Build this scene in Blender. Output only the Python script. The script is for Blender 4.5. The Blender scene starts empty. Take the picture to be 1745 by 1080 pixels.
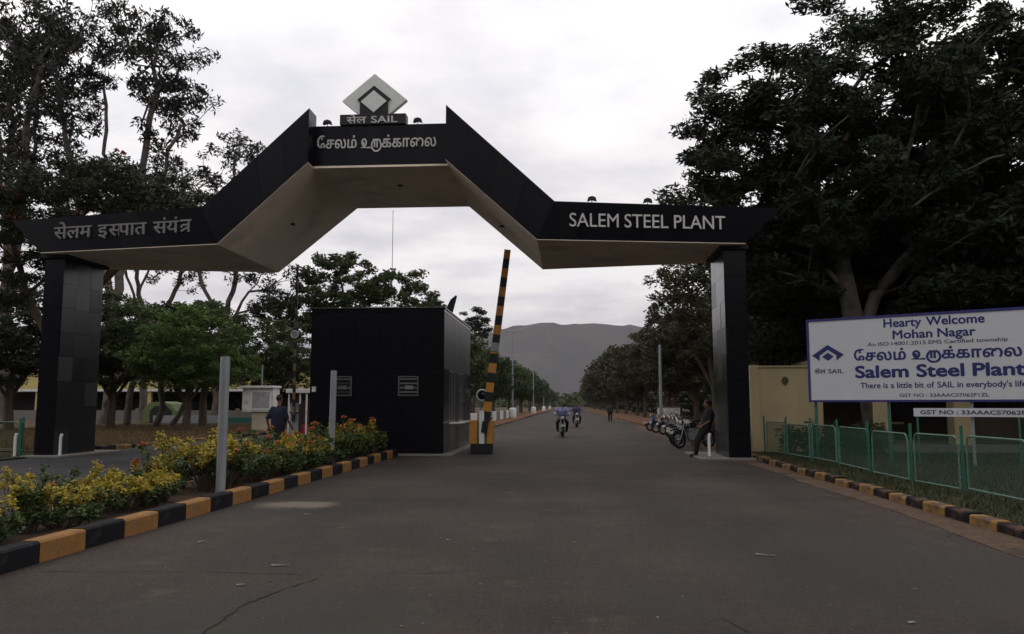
import bpy, bmesh, math, random
import numpy as np
from mathutils import Vector, Matrix
SC = bpy.context.scene
COL = SC.collection
R = math.radians
random.seed(7)

# ------------------------------------------------------------------ camera, sky, sun, exposure
cam_d = bpy.data.cameras.new('camera')
cam_d.sensor_width = 36.0
cam_d.lens = 36.0 * 1400.0 / 1745.0
cam_d.clip_start = 0.1
cam_d.clip_end = 30000
cam = bpy.data.objects.new('camera', cam_d)
COL.objects.link(cam)
cam.location = (0, 0, 1.5)
cam.rotation_euler = (R(90 + 6.1155), 0, R(3.9612))
SC.camera = cam
SC.render.resolution_x = 1024
SC.render.resolution_y = 634

SUN_EL, SUN_AZ = 52.0, 200.0          # a veiled sun ahead of the camera, behind the clouds
world = bpy.data.worlds.new("World")
SC.world = world
world.use_nodes = True
nt = world.node_tree
for n in list(nt.nodes): nt.nodes.remove(n)
def N(tree, kind, **kw):
    n = tree.nodes.new(kind)
    for k, v in kw.items():
        if k.startswith('i_'): n.inputs[k[2:].replace('_', ' ')].default_value = v
        else: setattr(n, k, v)
    return n
def ramp(tree, fac, stops, interp='LINEAR'):
    r = tree.nodes.new('ShaderNodeValToRGB')
    cr = r.color_ramp; cr.interpolation = interp
    while len(cr.elements) < len(stops): cr.elements.new(0.5)
    for e, (p, c) in zip(cr.elements, stops):
        e.position = p; e.color = (*c, 1) if len(c) == 3 else c
    tree.links.new(fac, r.inputs['Fac'])
    return r.outputs['Color']
def mixc(tree, fac, a, b, mode='MIX'):
    m = tree.nodes.new('ShaderNodeMix'); m.data_type = 'RGBA'; m.blend_type = mode
    if isinstance(fac, (int, float)): m.inputs[0].default_value = fac
    else: tree.links.new(fac, m.inputs[0])
    for s, v in ((m.inputs[6], a), (m.inputs[7], b)):
        if isinstance(v, tuple): s.default_value = (*v, 1) if len(v) == 3 else v
        else: tree.links.new(v, s)
    return m.outputs[2]
def math_(tree, op, a, b=None, clamp=False):
    m = tree.nodes.new('ShaderNodeMath'); m.operation = op; m.use_clamp = clamp
    for s, v in ((m.inputs[0], a), (m.inputs[1], b)):
        if v is None: continue
        if isinstance(v, (int, float)): s.default_value = v
        else: tree.links.new(v, s)
    return m.outputs[0]
out = N(nt, 'ShaderNodeOutputWorld')
bg = N(nt, 'ShaderNodeBackground'); bg.inputs['Strength'].default_value = 0.1
nt.links.new(bg.outputs[0], out.inputs[0])
sky = N(nt, 'ShaderNodeTexSky', sky_type='NISHITA', sun_disc=False)
sky.sun_elevation = R(SUN_EL); sky.sun_rotation = R(-20)
sky.air_density = 1.0; sky.dust_density = 2.0
tc = N(nt, 'ShaderNodeTexCoord')
sep = N(nt, 'ShaderNodeSeparateXYZ'); nt.links.new(tc.outputs['Generated'], sep.inputs[0])
zc = math_(nt, 'MAXIMUM', math_(nt, 'ADD', sep.outputs[2], 0.12), 0.03)
cmb = N(nt, 'ShaderNodeCombineXYZ')
nt.links.new(math_(nt, 'DIVIDE', sep.outputs[0], zc), cmb.inputs[0])
nt.links.new(math_(nt, 'DIVIDE', sep.outputs[1], zc), cmb.inputs[1])
def wnoise(scale, detail, rough, off):
    mp = N(nt, 'ShaderNodeMapping'); mp.inputs['Location'].default_value = off
    nt.links.new(cmb.outputs[0], mp.inputs[0])
    n = N(nt, 'ShaderNodeTexNoise'); n.inputs['Scale'].default_value = scale
    n.inputs['Detail'].default_value = detail; n.inputs['Roughness'].default_value = rough
    nt.links.new(mp.outputs[0], n.inputs['Vector'])
    return n.outputs['Fac']
n1 = wnoise(0.9, 7, 0.55, (3.1, 1.7, 0))
n2 = wnoise(2.6, 6, 0.55, (8.3, 4.2, 0))
dens = math_(nt, 'ADD', math_(nt, 'MULTIPLY', n1, 0.65), math_(nt, 'MULTIPLY', n2, 0.35))
cloud = ramp(nt, dens, [(0.36, (7.4, 7.35, 7.8)), (0.44, (8.6, 8.5, 8.8)), (0.50, (9.7, 9.65, 9.8)), (0.57, (11.0, 10.95, 11.0))])
# towards the horizon the deck is greyer, with warm breaks in it
hz = ramp(nt, sep.outputs[2], [(0.0, (0.72, 0.70, 0.72)), (0.10, (0.84, 0.818, 0.83)), (0.24, (0.98, 0.965, 0.975)), (0.40, (1.16, 1.16, 1.16))])
cloud = mixc(nt, 1.0, cloud, hz, 'MULTIPLY')
warm = ramp(nt, n2, [(0.45, (1, 1, 1)), (0.62, (1.035, 1.0, 0.98))])
cloud = mixc(nt, 1.0, cloud, warm, 'MULTIPLY')
cover = ramp(nt, dens, [(0.2, (0.82,) * 3), (0.42, (0.96,) * 3)])
nt.links.new(mixc(nt, cover, sky.outputs[0], cloud), bg.inputs['Color'])

sun_d = bpy.data.lights.new('sun', 'SUN'); sun_d.energy = 0.5; sun_d.angle = R(35); sun_d.color = (1.0, 0.95, 0.88)
sun = bpy.data.objects.new('sun', sun_d); COL.objects.link(sun)
sun.rotation_euler = (R(-(90 - SUN_EL)), 0, R(20))   # light comes from ahead, slightly from the left
SC.view_settings.view_transform = 'Standard'
SC.view_settings.look = 'None'
SC.view_settings.exposure = 0.0
SC.view_settings.gamma = 1.0
SC.view_settings.use_curve_mapping = False
SC.cycles.max_bounces = 6
SC.cycles.volume_bounces = 0

# ------------------------------------------------------------------ helpers
def mat(name, col, rough=0.8, spec=0.3, var=0.0, scale=3.0, col2=None, bump=0.0, bscale=40.0, metal=0.0, tint=None, trans=0.0, coords='Object', blotch=None, streak=False):
    """procedural material: two colours mixed by noise, optional bump, optional per-vertex tint attribute"""
    m = bpy.data.materials.new(name); m.use_nodes = True
    t = m.node_tree; b = t.nodes['Principled BSDF']
    b.inputs['Roughness'].default_value = rough
    b.inputs['Specular IOR Level'].default_value = spec
    b.inputs['Metallic'].default_value = metal
    tcn = t.nodes.new('ShaderNodeTexCoord')
    c2 = col2 if col2 else tuple(min(1, c * (1 + var)) for c in col)
    c1 = col if col2 else tuple(c * (1 - var) for c in col)
    no = t.nodes.new('ShaderNodeTexNoise'); no.inputs['Scale'].default_value = scale; no.inputs['Detail'].default_value = 6
    no.inputs['Roughness'].default_value = 0.6
    if streak:
        mp = t.nodes.new('ShaderNodeMapping'); mp.inputs['Scale'].default_value = (1, 1, 0.12)
        t.links.new(tcn.outputs[coords], mp.inputs[0]); t.links.new(mp.outputs[0], no.inputs['Vector'])
    else:
        t.links.new(tcn.outputs[coords], no.inputs['Vector'])
    c = ramp(t, no.outputs['Fac'], [(0.3, c1), (0.7, c2)])
    if blotch:
        bcol, bs, lo, hi = blotch
        n3 = t.nodes.new('ShaderNodeTexNoise'); n3.inputs['Scale'].default_value = bs; n3.inputs['Detail'].default_value = 5
        t.links.new(tcn.outputs[coords], n3.inputs['Vector'])
        c = mixc(t, ramp(t, n3.outputs['Fac'], [(lo, (0, 0, 0)), (hi, (1, 1, 1))]), c, bcol)
    if tint:
        at = t.nodes.new('ShaderNodeAttribute'); at.attribute_name = 'tint'
        c = mixc(t, 1.0, ramp(t, at.outputs['Fac'], tint), mixc(t, 0.7, (1, 1, 1), c, 'MIX') if False else (1, 1, 1), 'MULTIPLY')
    t.links.new(c, b.inputs['Base Color'])
    if bump:
        bn = t.nodes.new('ShaderNodeTexNoise'); bn.inputs['Scale'].default_value = bscale; bn.inputs['Detail'].default_value = 4
        t.links.new(tcn.outputs[coords], bn.inputs['Vector'])
        bp = t.nodes.new('ShaderNodeBump'); bp.inputs['Strength'].default_value = bump; bp.inputs['Distance'].default_value = 0.02
        t.links.new(bn.outputs['Fac'], bp.inputs['Height']); t.links.new(bp.outputs[0], b.inputs['Normal'])
    if trans:
        tr = t.nodes.new('ShaderNodeBsdfTranslucent'); t.links.new(c, tr.inputs['Color'])
        ms = t.nodes.new('ShaderNodeMixShader'); ms.inputs[0].default_value = trans
        t.links.new(b.outputs[0], ms.inputs[1]); t.links.new(tr.outputs[0], ms.inputs[2])
        t.links.new(ms.outputs[0], t.nodes['Material Output'].inputs['Surface'])
    return m

class MB:
    """collects geometry for ONE mesh object"""
    def __init__(s): s.v = []; s.f = []
    def add(s, v, f):
        o = len(s.v); s.v += [tuple(p) for p in v]; s.f += [tuple(i + o for i in q) for q in f]; return s
    def box(s, x0, x1, y0, y1, z0, z1):
        return s.add([(x0,y0,z0),(x1,y0,z0),(x1,y1,z0),(x0,y1,z0),(x0,y0,z1),(x1,y0,z1),(x1,y1,z1),(x0,y1,z1)],
                     [(0,3,2,1),(4,5,6,7),(0,1,5,4),(1,2,6,5),(2,3,7,6),(3,0,4,7)])
    def hexa(s, b, t):
        return s.add(list(b) + list(t), [(0,3,2,1),(4,5,6,7),(0,1,5,4),(1,2,6,5),(2,3,7,6),(3,0,4,7)])
    def prism(s, poly, d0, d1, axis='y'):
        """poly: (x,z) outline pushed from y=d0 to d1 (axis y), or (x,y) from z=d0 to d1, or (y,z) from x=d0 to d1"""
        n = len(poly)
        mk = {'y': lambda p, d: (p[0], d, p[1]), 'z': lambda p, d: (p[0], p[1], d), 'x': lambda p, d: (d, p[0], p[1])}[axis]
        v = [mk(p, d0) for p in poly] + [mk(p, d1) for p in poly]
        f = [tuple(range(n)), tuple(range(2*n-1, n-1, -1))] + [(i, n+i, n+(i+1) % n, (i+1) % n) for i in range(n)]
        return s.add(v, f)
    def tube(s, pts, rad, n=8, caps=True):
        pts = [Vector(p) for p in pts]
        if isinstance(rad, (int, float)): rad = [rad] * len(pts)
        v = []; f = []
        ref = None
        for i, p in enumerate(pts):
            d = (pts[min(i+1, len(pts)-1)] - pts[max(i-1, 0)])
            if d.length < 1e-9: d = Vector((0, 0, 1))
            d.normalize()
            if ref is None: ref = Vector((1, 0, 0)) if abs(d.x) < 0.8 else Vector((0, 1, 0))
            a = (ref - d * ref.dot(d)).normalized(); ref = a; b = d.cross(a)
            for k in range(n):
                t = 2 * math.pi * k / n
                v.append(tuple(p + (a * math.cos(t) + b * math.sin(t)) * rad[i]))
        for i in range(len(pts) - 1):
            for k in range(n):
                f.append((i*n+k, i*n+(k+1) % n, (i+1)*n+(k+1) % n, (i+1)*n+k))
        if caps:
            f.append(tuple(range(n-1, -1, -1))); f.append(tuple((len(pts)-1)*n + k for k in range(n)))
        return s.add(v, f)
    def cyl(s, p, q, r, r2=None, n=16): return s.tube([p, q], [r, r if r2 is None else r2], n)
    def lathe(s, prof, c=(0, 0, 0), n=16, axis='z'):
        v = []; f = []
        for r, z in prof:
            for k in range(n):
                t = 2*math.pi*k/n; a, b = r*math.cos(t), r*math.sin(t)
                q = {'z': (a, b, z), 'y': (a, z, b), 'x': (z, a, b)}[axis]
                v.append((c[0]+q[0], c[1]+q[1], c[2]+q[2]))
        m = len(prof)
        for i in range(m-1):
            for k in range(n): f.append((i*n+k, i*n+(k+1) % n, (i+1)*n+(k+1) % n, (i+1)*n+k))
        f.append(tuple(range(n-1, -1, -1))); f.append(tuple((m-1)*n+k for k in range(n)))
        return s.add(v, f)
    def ball(s, c, r, n=10, m=6):
        rx, ry, rz = r if isinstance(r, tuple) else (r, r, r)
        v = [(c[0], c[1], c[2]-rz)]; f = []
        for i in range(1, m):
            t = math.pi * i / m - math.pi/2
            for k in range(n):
                a = 2*math.pi*k/n
                v.append((c[0]+rx*math.cos(t)*math.cos(a), c[1]+ry*math.cos(t)*math.sin(a), c[2]+rz*math.sin(t)))
        v.append((c[0], c[1], c[2]+rz)); L = len(v)-1
        for k in range(n): f.append((0, 1+(k+1) % n, 1+k)); f.append((L, L-n+k, L-n+(k+1) % n))
        for i in range(m-2):
            for k in range(n): f.append((1+i*n+k, 1+i*n+(k+1) % n, 1+(i+1)*n+(k+1) % n, 1+(i+1)*n+k))
        return s.add(v, f)
    def ring(s, c, R_, r, axis='x', n=20, m=8):
        pts = []
        for k in range(n+1):
            t = 2*math.pi*k/n; a, b = R_*math.cos(t), R_*math.sin(t)
            pts.append({'x': (c[0], c[1]+a, c[2]+b), 'y': (c[0]+a, c[1], c[2]+b), 'z': (c[0]+a, c[1]+b, c[2])}[axis])
        v = []; f = []
        for k in range(n):
            p = Vector(pts[k]); o = (p - Vector(c)).normalized()
            ax = {'x': Vector((1, 0, 0)), 'y': Vector((0, 1, 0)), 'z': Vector((0, 0, 1))}[axis]
            for j in range(m):
                t = 2*math.pi*j/m; v.append(tuple(p + (o*math.cos(t) + ax*math.sin(t))*r))
        for k in range(n):
            for j in range(m): f.append((k*m+j, k*m+(j+1) % m, ((k+1) % n)*m+(j+1) % m, ((k+1) % n)*m+j))
        return s.add(v, f)
    def mesh(s, name, m, smooth=False):
        me = bpy.data.meshes.new(name); me.from_pydata(s.v, [], s.f)
        bm = bmesh.new(); bm.from_mesh(me); bmesh.ops.recalc_face_normals(bm, faces=bm.faces); bm.to_mesh(me); bm.free()
        if m: me.materials.append(m)
        if smooth:
            me.polygons.foreach_set('use_smooth', [True]*len(me.polygons))
            try: me.set_sharp_from_angle(angle=R(38))
            except Exception: pass
        me.update(); return me
    def build(s, name, m, parent=None, smooth=False, loc=None, **kw):
        return link(name, s.mesh(name, m, smooth), parent, loc, **kw)

def link(name, data, parent=None, loc=None, rot=None, label=None, cat=None, group=None, kind=None, bevel=0):
    o = bpy.data.objects.new(name, data); COL.objects.link(o)
    if parent is not None: o.parent = parent
    if loc is not None: o.location = loc
    if rot is not None: o.rotation_euler = rot
    if bevel:
        b = o.modifiers.new('bevel', 'BEVEL'); b.width = bevel; b.segments = 2; b.limit_method = 'ANGLE'
    return tag(o, label, cat, group, kind)
def tag(o, label=None, cat=None, group=None, kind=None):
    if label: o['label'] = label
    if cat: o['category'] = cat
    if group: o['group'] = group
    if kind: o['kind'] = kind
    return o
def thing(name, label, cat, loc=(0, 0, 0), rz=0, group=None):
    return link(name, None, None, loc, (0, 0, rz), label, cat, group)
def copy_tree(o, parent=None, loc=None, rz=None, scale=None, label=None):
    c = o.copy(); COL.objects.link(c)
    if parent is not None: c.parent = parent
    if loc is not None: c.location = loc
    if rz is not None: c.rotation_euler = (0, 0, rz)
    if scale is not None: c.scale = (scale,)*3 if not isinstance(scale, tuple) else scale
    if label: c['label'] = label
    for ch in list(o.children): copy_tree(ch, c)
    return c
def arr_mesh(name, verts, nper, m, tint=None, smooth=False):
    """mesh from an (n*nper,3) array of polygons of nper vertices each"""
    nv = len(verts); nf = nv // nper
    me = bpy.data.meshes.new(name)
    me.vertices.add(nv); me.vertices.foreach_set('co', np.asarray(verts, np.float32).ravel())
    me.loops.add(nv); me.loops.foreach_set('vertex_index', np.arange(nv, dtype=np.int32))
    me.polygons.add(nf); me.polygons.foreach_set('loop_start', np.arange(0, nv, nper, dtype=np.int32))
    try: me.polygons.foreach_set('loop_total', np.full(nf, nper, np.int32))
    except Exception: pass
    if tint is not None:
        a = me.attributes.new('tint', 'FLOAT', 'POINT'); a.data.foreach_set('value', np.repeat(tint, nper).astype(np.float32))
    me.materials.append(m); me.update(calc_edges=True); me.validate()
    return me

# ------------------------------------------------------------------ materials
M = {}
M['granite'] = mat('black_granite', (0.0045, 0.0045, 0.0075), rough=0.22, spec=0.31, var=0.5, scale=60, bump=0.02, bscale=3)
M['granite_b'] = mat('black_granite_worn', (0.007, 0.008, 0.009), rough=0.22, spec=0.42, var=0.5, scale=14, bump=0.03, bscale=5)
M['granite_c'] = mat('black_granite_dusty', (0.012, 0.014, 0.014), rough=0.30, spec=0.48, var=0.6, scale=5, streak=True)
M['granite_f'] = mat('fascia_granite', (0.0035, 0.0034, 0.006), rough=0.30, spec=0.12, var=0.45, scale=1.6, bump=0.02, bscale=4, streak=True)
M['granite_d'] = mat('black_granite_dust_sheen', (0.05, 0.05, 0.05), rough=0.36, spec=0.8, var=0.7, scale=3.5, streak=True)  # dust streaks, plus the sky's reflection painted in as a lighter grey
M['granite_g'] = mat('fascia_granite_dull', (0.0045, 0.0044, 0.007), rough=0.34, spec=0.135, var=0.45, scale=1.6, bump=0.02, bscale=4, streak=True)
M['soffit'] = mat('soffit_paint', (0.80, 0.68, 0.55), rough=0.9, var=0.08, scale=0.7, blotch=((0.58, 0.49, 0.39), 0.9, 0.52, 0.75))
M['letter'] = mat('steel_letter', (0.50, 0.48, 0.45), rough=0.45, spec=0.5, var=0.08, scale=8)
M['letter_dull'] = mat('dim_steel_letter', (0.15, 0.145, 0.14), rough=0.6, spec=0.4, var=0.25, scale=2)  # letter steel darkened in colour for the left wing's faded reflection
M['logo_white'] = mat('logo_panel_white', (0.62, 0.63, 0.60), rough=0.6, var=0.07, scale=9)
M['black'] = mat('black_paint', (0.012, 0.012, 0.015), rough=0.55, spec=0.3, var=0.3, scale=6)
M['rubber'] = mat('rubber', (0.014, 0.014, 0.014), rough=0.8, var=0.2, scale=20)
M['asphalt'] = None
M['white'] = mat('white_paint', (0.60, 0.60, 0.58), rough=0.7, var=0.10, scale=3, blotch=((0.38, 0.34, 0.28), 2.3, 0.55, 0.72))
M['cream'] = mat('cream_paint', (0.40, 0.32, 0.185), rough=0.85, var=0.08, scale=1.3, blotch=((0.30, 0.25, 0.15), 0.9, 0.5, 0.75), streak=True)
M['yellowwall'] = mat('ochre_wall_paint', (0.42, 0.34, 0.14), rough=0.85, var=0.12, scale=1)
M['kerb_y'] = mat('kerb_yellow_paint', (0.225, 0.108, 0.030), rough=0.8, var=0.18, scale=7, blotch=((0.14, 0.09, 0.055), 6, 0.56, 0.74), bump=0.25, bscale=30, coords='Object')
M['kerb_k'] = mat('kerb_black_paint', (0.008, 0.0075, 0.010), rough=0.8, spec=0.15, var=0.3, scale=7, blotch=((0.04, 0.03, 0.026), 6, 0.58, 0.8), bump=0.25, bscale=30)
M['kerb_y2'] = mat('worn_kerb_yellow_paint', (0.22, 0.12, 0.03), rough=0.85, var=0.25, scale=5, blotch=((0.085, 0.05, 0.03), 3.5, 0.46, 0.62), bump=0.5, bscale=14)
M['kerb_k2'] = mat('worn_kerb_black_paint', (0.008, 0.0075, 0.009), rough=0.85, spec=0.15, var=0.3, scale=5, blotch=((0.07, 0.042, 0.027), 3.5, 0.50, 0.66), bump=0.5, bscale=14)
M['orange'] = mat('orange_paint', (0.42, 0.19, 0.034), rough=0.6, var=0.12, scale=5, blotch=((0.2, 0.11, 0.05), 4, 0.58, 0.75))
M['galv'] = mat('galvanised_steel', (0.24, 0.25, 0.265), rough=0.5, spec=0.5, metal=0.35, var=0.16, scale=7, streak=True)
M['dullmetal'] = mat('dull_metal', (0.075, 0.08, 0.075), rough=0.6, spec=0.3, var=0.2, scale=6)
M['dullyellow'] = mat('dull_yellow_stripe', (0.16, 0.10, 0.045), rough=0.7, var=0.2, scale=6)
M['steel'] = mat('bright_steel', (0.22, 0.22, 0.22), rough=0.3, metal=0.9, var=0.05)
M['greenpost'] = mat('green_fence_paint', (0.025, 0.125, 0.082), rough=0.6, var=0.2, scale=9, blotch=((0.09, 0.14, 0.11), 5, 0.6, 0.78))
M['greentube'] = mat('faded_green_tube', (0.10, 0.185, 0.14), rough=0.55, var=0.2, scale=4)
M['wire'] = mat('green_wire', (0.022, 0.062, 0.042), rough=0.6, var=0.2, scale=4)
M['board'] = mat('sign_board_white', (0.52, 0.52, 0.54), rough=0.6, var=0.05, scale=1.2)
M['navy'] = mat('navy_print', (0.022, 0.028, 0.13), rough=0.6, var=0.1, scale=3)
M['navydark'] = mat('dark_print', (0.05, 0.05, 0.09), rough=0.7, var=0.1, scale=3)
M['blueframe'] = mat('blue_frame', (0.03, 0.03, 0.14), rough=0.5, var=0.15, scale=3)
M['bark'] = mat('brown_bark', (0.075, 0.055, 0.04), rough=0.95, var=0.35, scale=6, bump=0.6, bscale=18, streak=True)
M['bark_pale'] = mat('pale_bark', (0.105, 0.088, 0.074), rough=0.95, var=0.3, scale=3, blotch=((0.05, 0.04, 0.034), 2, 0.5, 0.65), bump=0.4, bscale=14, streak=True)
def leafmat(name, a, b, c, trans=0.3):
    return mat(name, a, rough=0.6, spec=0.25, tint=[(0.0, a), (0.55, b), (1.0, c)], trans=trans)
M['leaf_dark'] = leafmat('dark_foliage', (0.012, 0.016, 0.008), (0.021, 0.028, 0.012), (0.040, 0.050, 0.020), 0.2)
M['leaf_mid'] = leafmat('green_foliage', (0.028, 0.040, 0.013), (0.048, 0.066, 0.021), (0.085, 0.105, 0.036))
M['leaf_bright'] = leafmat('fresh_green_foliage', (0.036, 0.060, 0.013), (0.062, 0.105, 0.019), (0.11, 0.16, 0.036))
M['leaf_euca'] = leafmat('grey_green_foliage', (0.013, 0.014, 0.012), (0.022, 0.024, 0.018), (0.040, 0.042, 0.030), 0.15)
M['leaf_olive'] = leafmat('olive_foliage', (0.028, 0.028, 0.014), (0.046, 0.045, 0.021), (0.075, 0.073, 0.033))
M['shrub_y'] = leafmat('yellow_croton_leaf', (0.12, 0.11, 0.018), (0.38, 0.30, 0.035), (0.58, 0.42, 0.06))
M['shrub_g'] = leafmat('green_croton_leaf', (0.030, 0.055, 0.018), (0.06, 0.095, 0.028), (0.17, 0.19, 0.045))
M['flower'] = leafmat('red_orange_flower', (0.30, 0.06, 0.04), (0.42, 0.12, 0.05), (0.48, 0.22, 0.06), 0.2)
M['redbloom'] = leafmat('scarlet_bloom', (0.16, 0.015, 0.012), (0.24, 0.03, 0.015), (0.3, 0.05, 0.02), 0.2)
M['grassblade'] = leafmat('grass_blades', (0.022, 0.032, 0.012), (0.040, 0.050, 0.019), (0.10, 0.082, 0.04), 0.2)
M['drygrass'] = leafmat('dry_grass_blades', (0.06, 0.042, 0.020), (0.115, 0.076, 0.034), (0.17, 0.115, 0.052), 0.2)
M['glass'] = mat('dark_glass', (0.015, 0.017, 0.02), rough=0.12, spec=0.5)
M['roofsheet'] = mat('corrugated_roof', (0.30, 0.30, 0.34), rough=0.55, var=0.08, scale=1)
M['concrete'] = mat('concrete', (0.15, 0.14, 0.125), rough=0.9, var=0.15, scale=4, bump=0.3)
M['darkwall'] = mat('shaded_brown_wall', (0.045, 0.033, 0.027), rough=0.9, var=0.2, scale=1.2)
M['skin'] = mat('skin', (0.16, 0.085, 0.055), rough=0.6, var=0.05)
M['hair'] = mat('hair', (0.010, 0.008, 0.008), rough=0.6)
M['blue'] = mat('blue_plastic', (0.02, 0.05, 0.16), rough=0.45, var=0.1)
M['red'] = mat('red_lamp', (0.3, 0.02, 0.02), rough=0.35)
M['teal'] = mat('teal_paint', (0.03, 0.12, 0.10), rough=0.8, var=0.15, scale=1)
M['lamp_glass'] = mat('lamp_glass', (0.5, 0.5, 0.48), rough=0.2, spec=0.6)
M['paper'] = mat('litter_paper', (0.26, 0.25, 0.23), rough=0.9, var=0.1)
M['tar'] = mat('crack_tar', (0.010, 0.009, 0.009), rough=0.95)

def asphalt(side=False):
    m = bpy.data.materials.new('side_asphalt' if side else 'asphalt'); m.use_nodes = True
    t = m.node_tree; b = t.nodes['Principled BSDF']
    g = t.nodes.new('ShaderNodeNewGeometry')
    def no(s, d=5, r=0.6, vec=None, stretch=None):
        n = t.nodes.new('ShaderNodeTexNoise'); n.inputs['Scale'].default_value = s; n.inputs['Detail'].default_value = d; n.inputs['Roughness'].default_value = r
        if stretch:
            mp = t.nodes.new('ShaderNodeMapping'); mp.inputs['Scale'].default_value = stretch
            t.links.new(g.outputs['Position'], mp.inputs[0]); t.links.new(mp.outputs[0], n.inputs['Vector'])
        else: t.links.new(g.outputs['Position'], n.inputs['Vector'])
        return n.outputs['Fac']
    base = ramp(t, no(0.35, 6), [(0.34, (0.027, 0.0225, 0.0185)), (0.5, (0.038, 0.030, 0.027)), (0.66, (0.050, 0.038, 0.034))])
    lanes = ramp(t, no(0.8, 4, 0.5, stretch=(1, 0.12, 1)), [(0.35, (0.86, 0.88, 0.86)), (0.65, (1.14, 1.10, 1.08))])
    c = mixc(t, 1.0, base, lanes, 'MULTIPLY')
    c = mixc(t, 1.0, c, ramp(t, no(11, 5, 0.75), [(0.3, (0.74, 0.75, 0.74)), (0.7, (1.28, 1.26, 1.24))]), 'MULTIPLY')
    grain = ramp(t, no(38, 4, 0.85), [(0.30, (0.35, 0.35, 0.35)), (0.5, (0.95, 0.95, 0.95)), (0.72, (1.9, 1.85, 1.8))])
    c = mixc(t, 0.85, c, grain, 'MULTIPLY')
    c = mixc(t, ramp(t, no(1.3, 6, 0.7), [(0.58, (0, 0, 0)), (0.72, (0.45, 0.45, 0.45))]), c, (0.10, 0.075, 0.055))
    c = mixc(t, ramp(t, no(0.22, 3, 0.5), [(0.55, (0, 0, 0)), (0.66, (0.5, 0.5, 0.5))]), c, (0.030, 0.034, 0.028))
    c = mixc(t, ramp(t, no(14, 2, 0.5), [(0.735, (0, 0, 0)), (0.75, (0.6, 0.6, 0.6))]), c, (0.22, 0.20, 0.17))
    if side: c = mixc(t, 1.0, c, (0.82, 1.02, 1.28), 'MULTIPLY')
    def smear(cx, cy, rx, ry, col, amt, c):      # dried cement spilt on the road: an old stain with its own outline
        mp = t.nodes.new('ShaderNodeMapping'); mp.vector_type = 'POINT'
        mp.inputs['Location'].default_value = (-cx/rx, -cy/ry, 0); mp.inputs['Scale'].default_value = (1/rx, 1/ry, 0)
        t.links.new(g.outputs['Position'], mp.inputs[0])
        ln = t.nodes.new('ShaderNodeVectorMath'); ln.operation = 'LENGTH'; t.links.new(mp.outputs[0], ln.inputs[0])
        d = math_(t, 'ADD', ln.outputs['Value'], math_(t, 'MULTIPLY', math_(t, 'SUBTRACT', no(2.2, 6, 0.7), 0.5), 1.6))
        return mixc(t, ramp(t, d, [(0.55, (amt,)*3), (1.0, (0, 0, 0))]), c, col)
    c = smear(-4.1, 12.45, .75, .5, (0.15, 0.128, 0.10), .85, c)
    c = smear(-2.2, 6.0, 1.6, 1.2, (0.034, 0.034, 0.028), .5, c)
    c = smear(2.8, 8.5, 2.2, 3.0, (0.030, 0.031, 0.027), .5, c)
    c = smear(-1.5, 30, 2.5, 9.0, (0.026, 0.024, 0.023), .6, c)
    t.links.new(c, b.inputs['Base Color'])
    b.inputs['Roughness'].default_value = 0.85; b.inputs['Specular IOR Level'].default_value = 0.16
    bp = t.nodes.new('ShaderNodeBump'); bp.inputs['Strength'].default_value = 0.5; bp.inputs['Distance'].default_value = 0.012
    t.links.new(no(70, 3, 0.8), bp.inputs['Height']); t.links.new(bp.outputs[0], b.inputs['Normal'])
    return m
M['asphalt'] = asphalt()
M['side_asphalt'] = asphalt(True)
def groundmat(name, a, b_, c_, s=0.6):
    m = bpy.data.materials.new(name); m.use_nodes = True
    t = m.node_tree; b = t.nodes['Principled BSDF']; g = t.nodes.new('ShaderNodeNewGeometry')
    def no(sc, d=6):
        n = t.nodes.new('ShaderNodeTexNoise'); n.inputs['Scale'].default_value = sc; n.inputs['Detail'].default_value = d; n.inputs['Roughness'].default_value = 0.65
        t.links.new(g.outputs['Position'], n.inputs['Vector']); return n.outputs['Fac']
    c = ramp(t, no(s), [(0.35, a), (0.5, b_), (0.65, c_)])
    c = mixc(t, 0.8, c, ramp(t, no(22, 4), [(0.3, (0.5,)*3), (0.7, (1.4,)*3)]), 'MULTIPLY')
    t.links.new(c, b.inputs['Base Color']); b.inputs['Roughness'].default_value = 0.95; b.inputs['Specular IOR Level'].default_value = 0.1
    bp = t.nodes.new('ShaderNodeBump'); bp.inputs['Strength'].default_value = 0.6; bp.inputs['Distance'].default_value = 0.03
    t.links.new(no(18, 5), bp.inputs['Height']); t.links.new(bp.outputs[0], b.inputs['Normal'])
    return m
M['soil'] = groundmat('dry_earth', (0.050, 0.036, 0.020), (0.072, 0.048, 0.027), (0.045, 0.044, 0.022))
M['verge'] = groundmat('dry_grass_earth', (0.075, 0.048, 0.022), (0.10, 0.062, 0.030), (0.055, 0.048, 0.019), 0.4)
M['lawn'] = groundmat('thin_lawn', (0.024, 0.028, 0.013), (0.030, 0.034, 0.016), (0.052, 0.040, 0.023), 0.7)
M['sand'] = groundmat('sandy_edge', (0.078, 0.052, 0.036), (0.10, 0.067, 0.047), (0.050, 0.037, 0.029), 1.4)
M['redsoil'] = groundmat('orange_soil', (0.115, 0.052, 0.027), (0.14, 0.066, 0.033), (0.09, 0.062, 0.033), 0.5)
M['bed'] = groundmat('dark_bed_soil', (0.035, 0.022, 0.016), (0.055, 0.035, 0.022), (0.03, 0.028, 0.015), 2)

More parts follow.
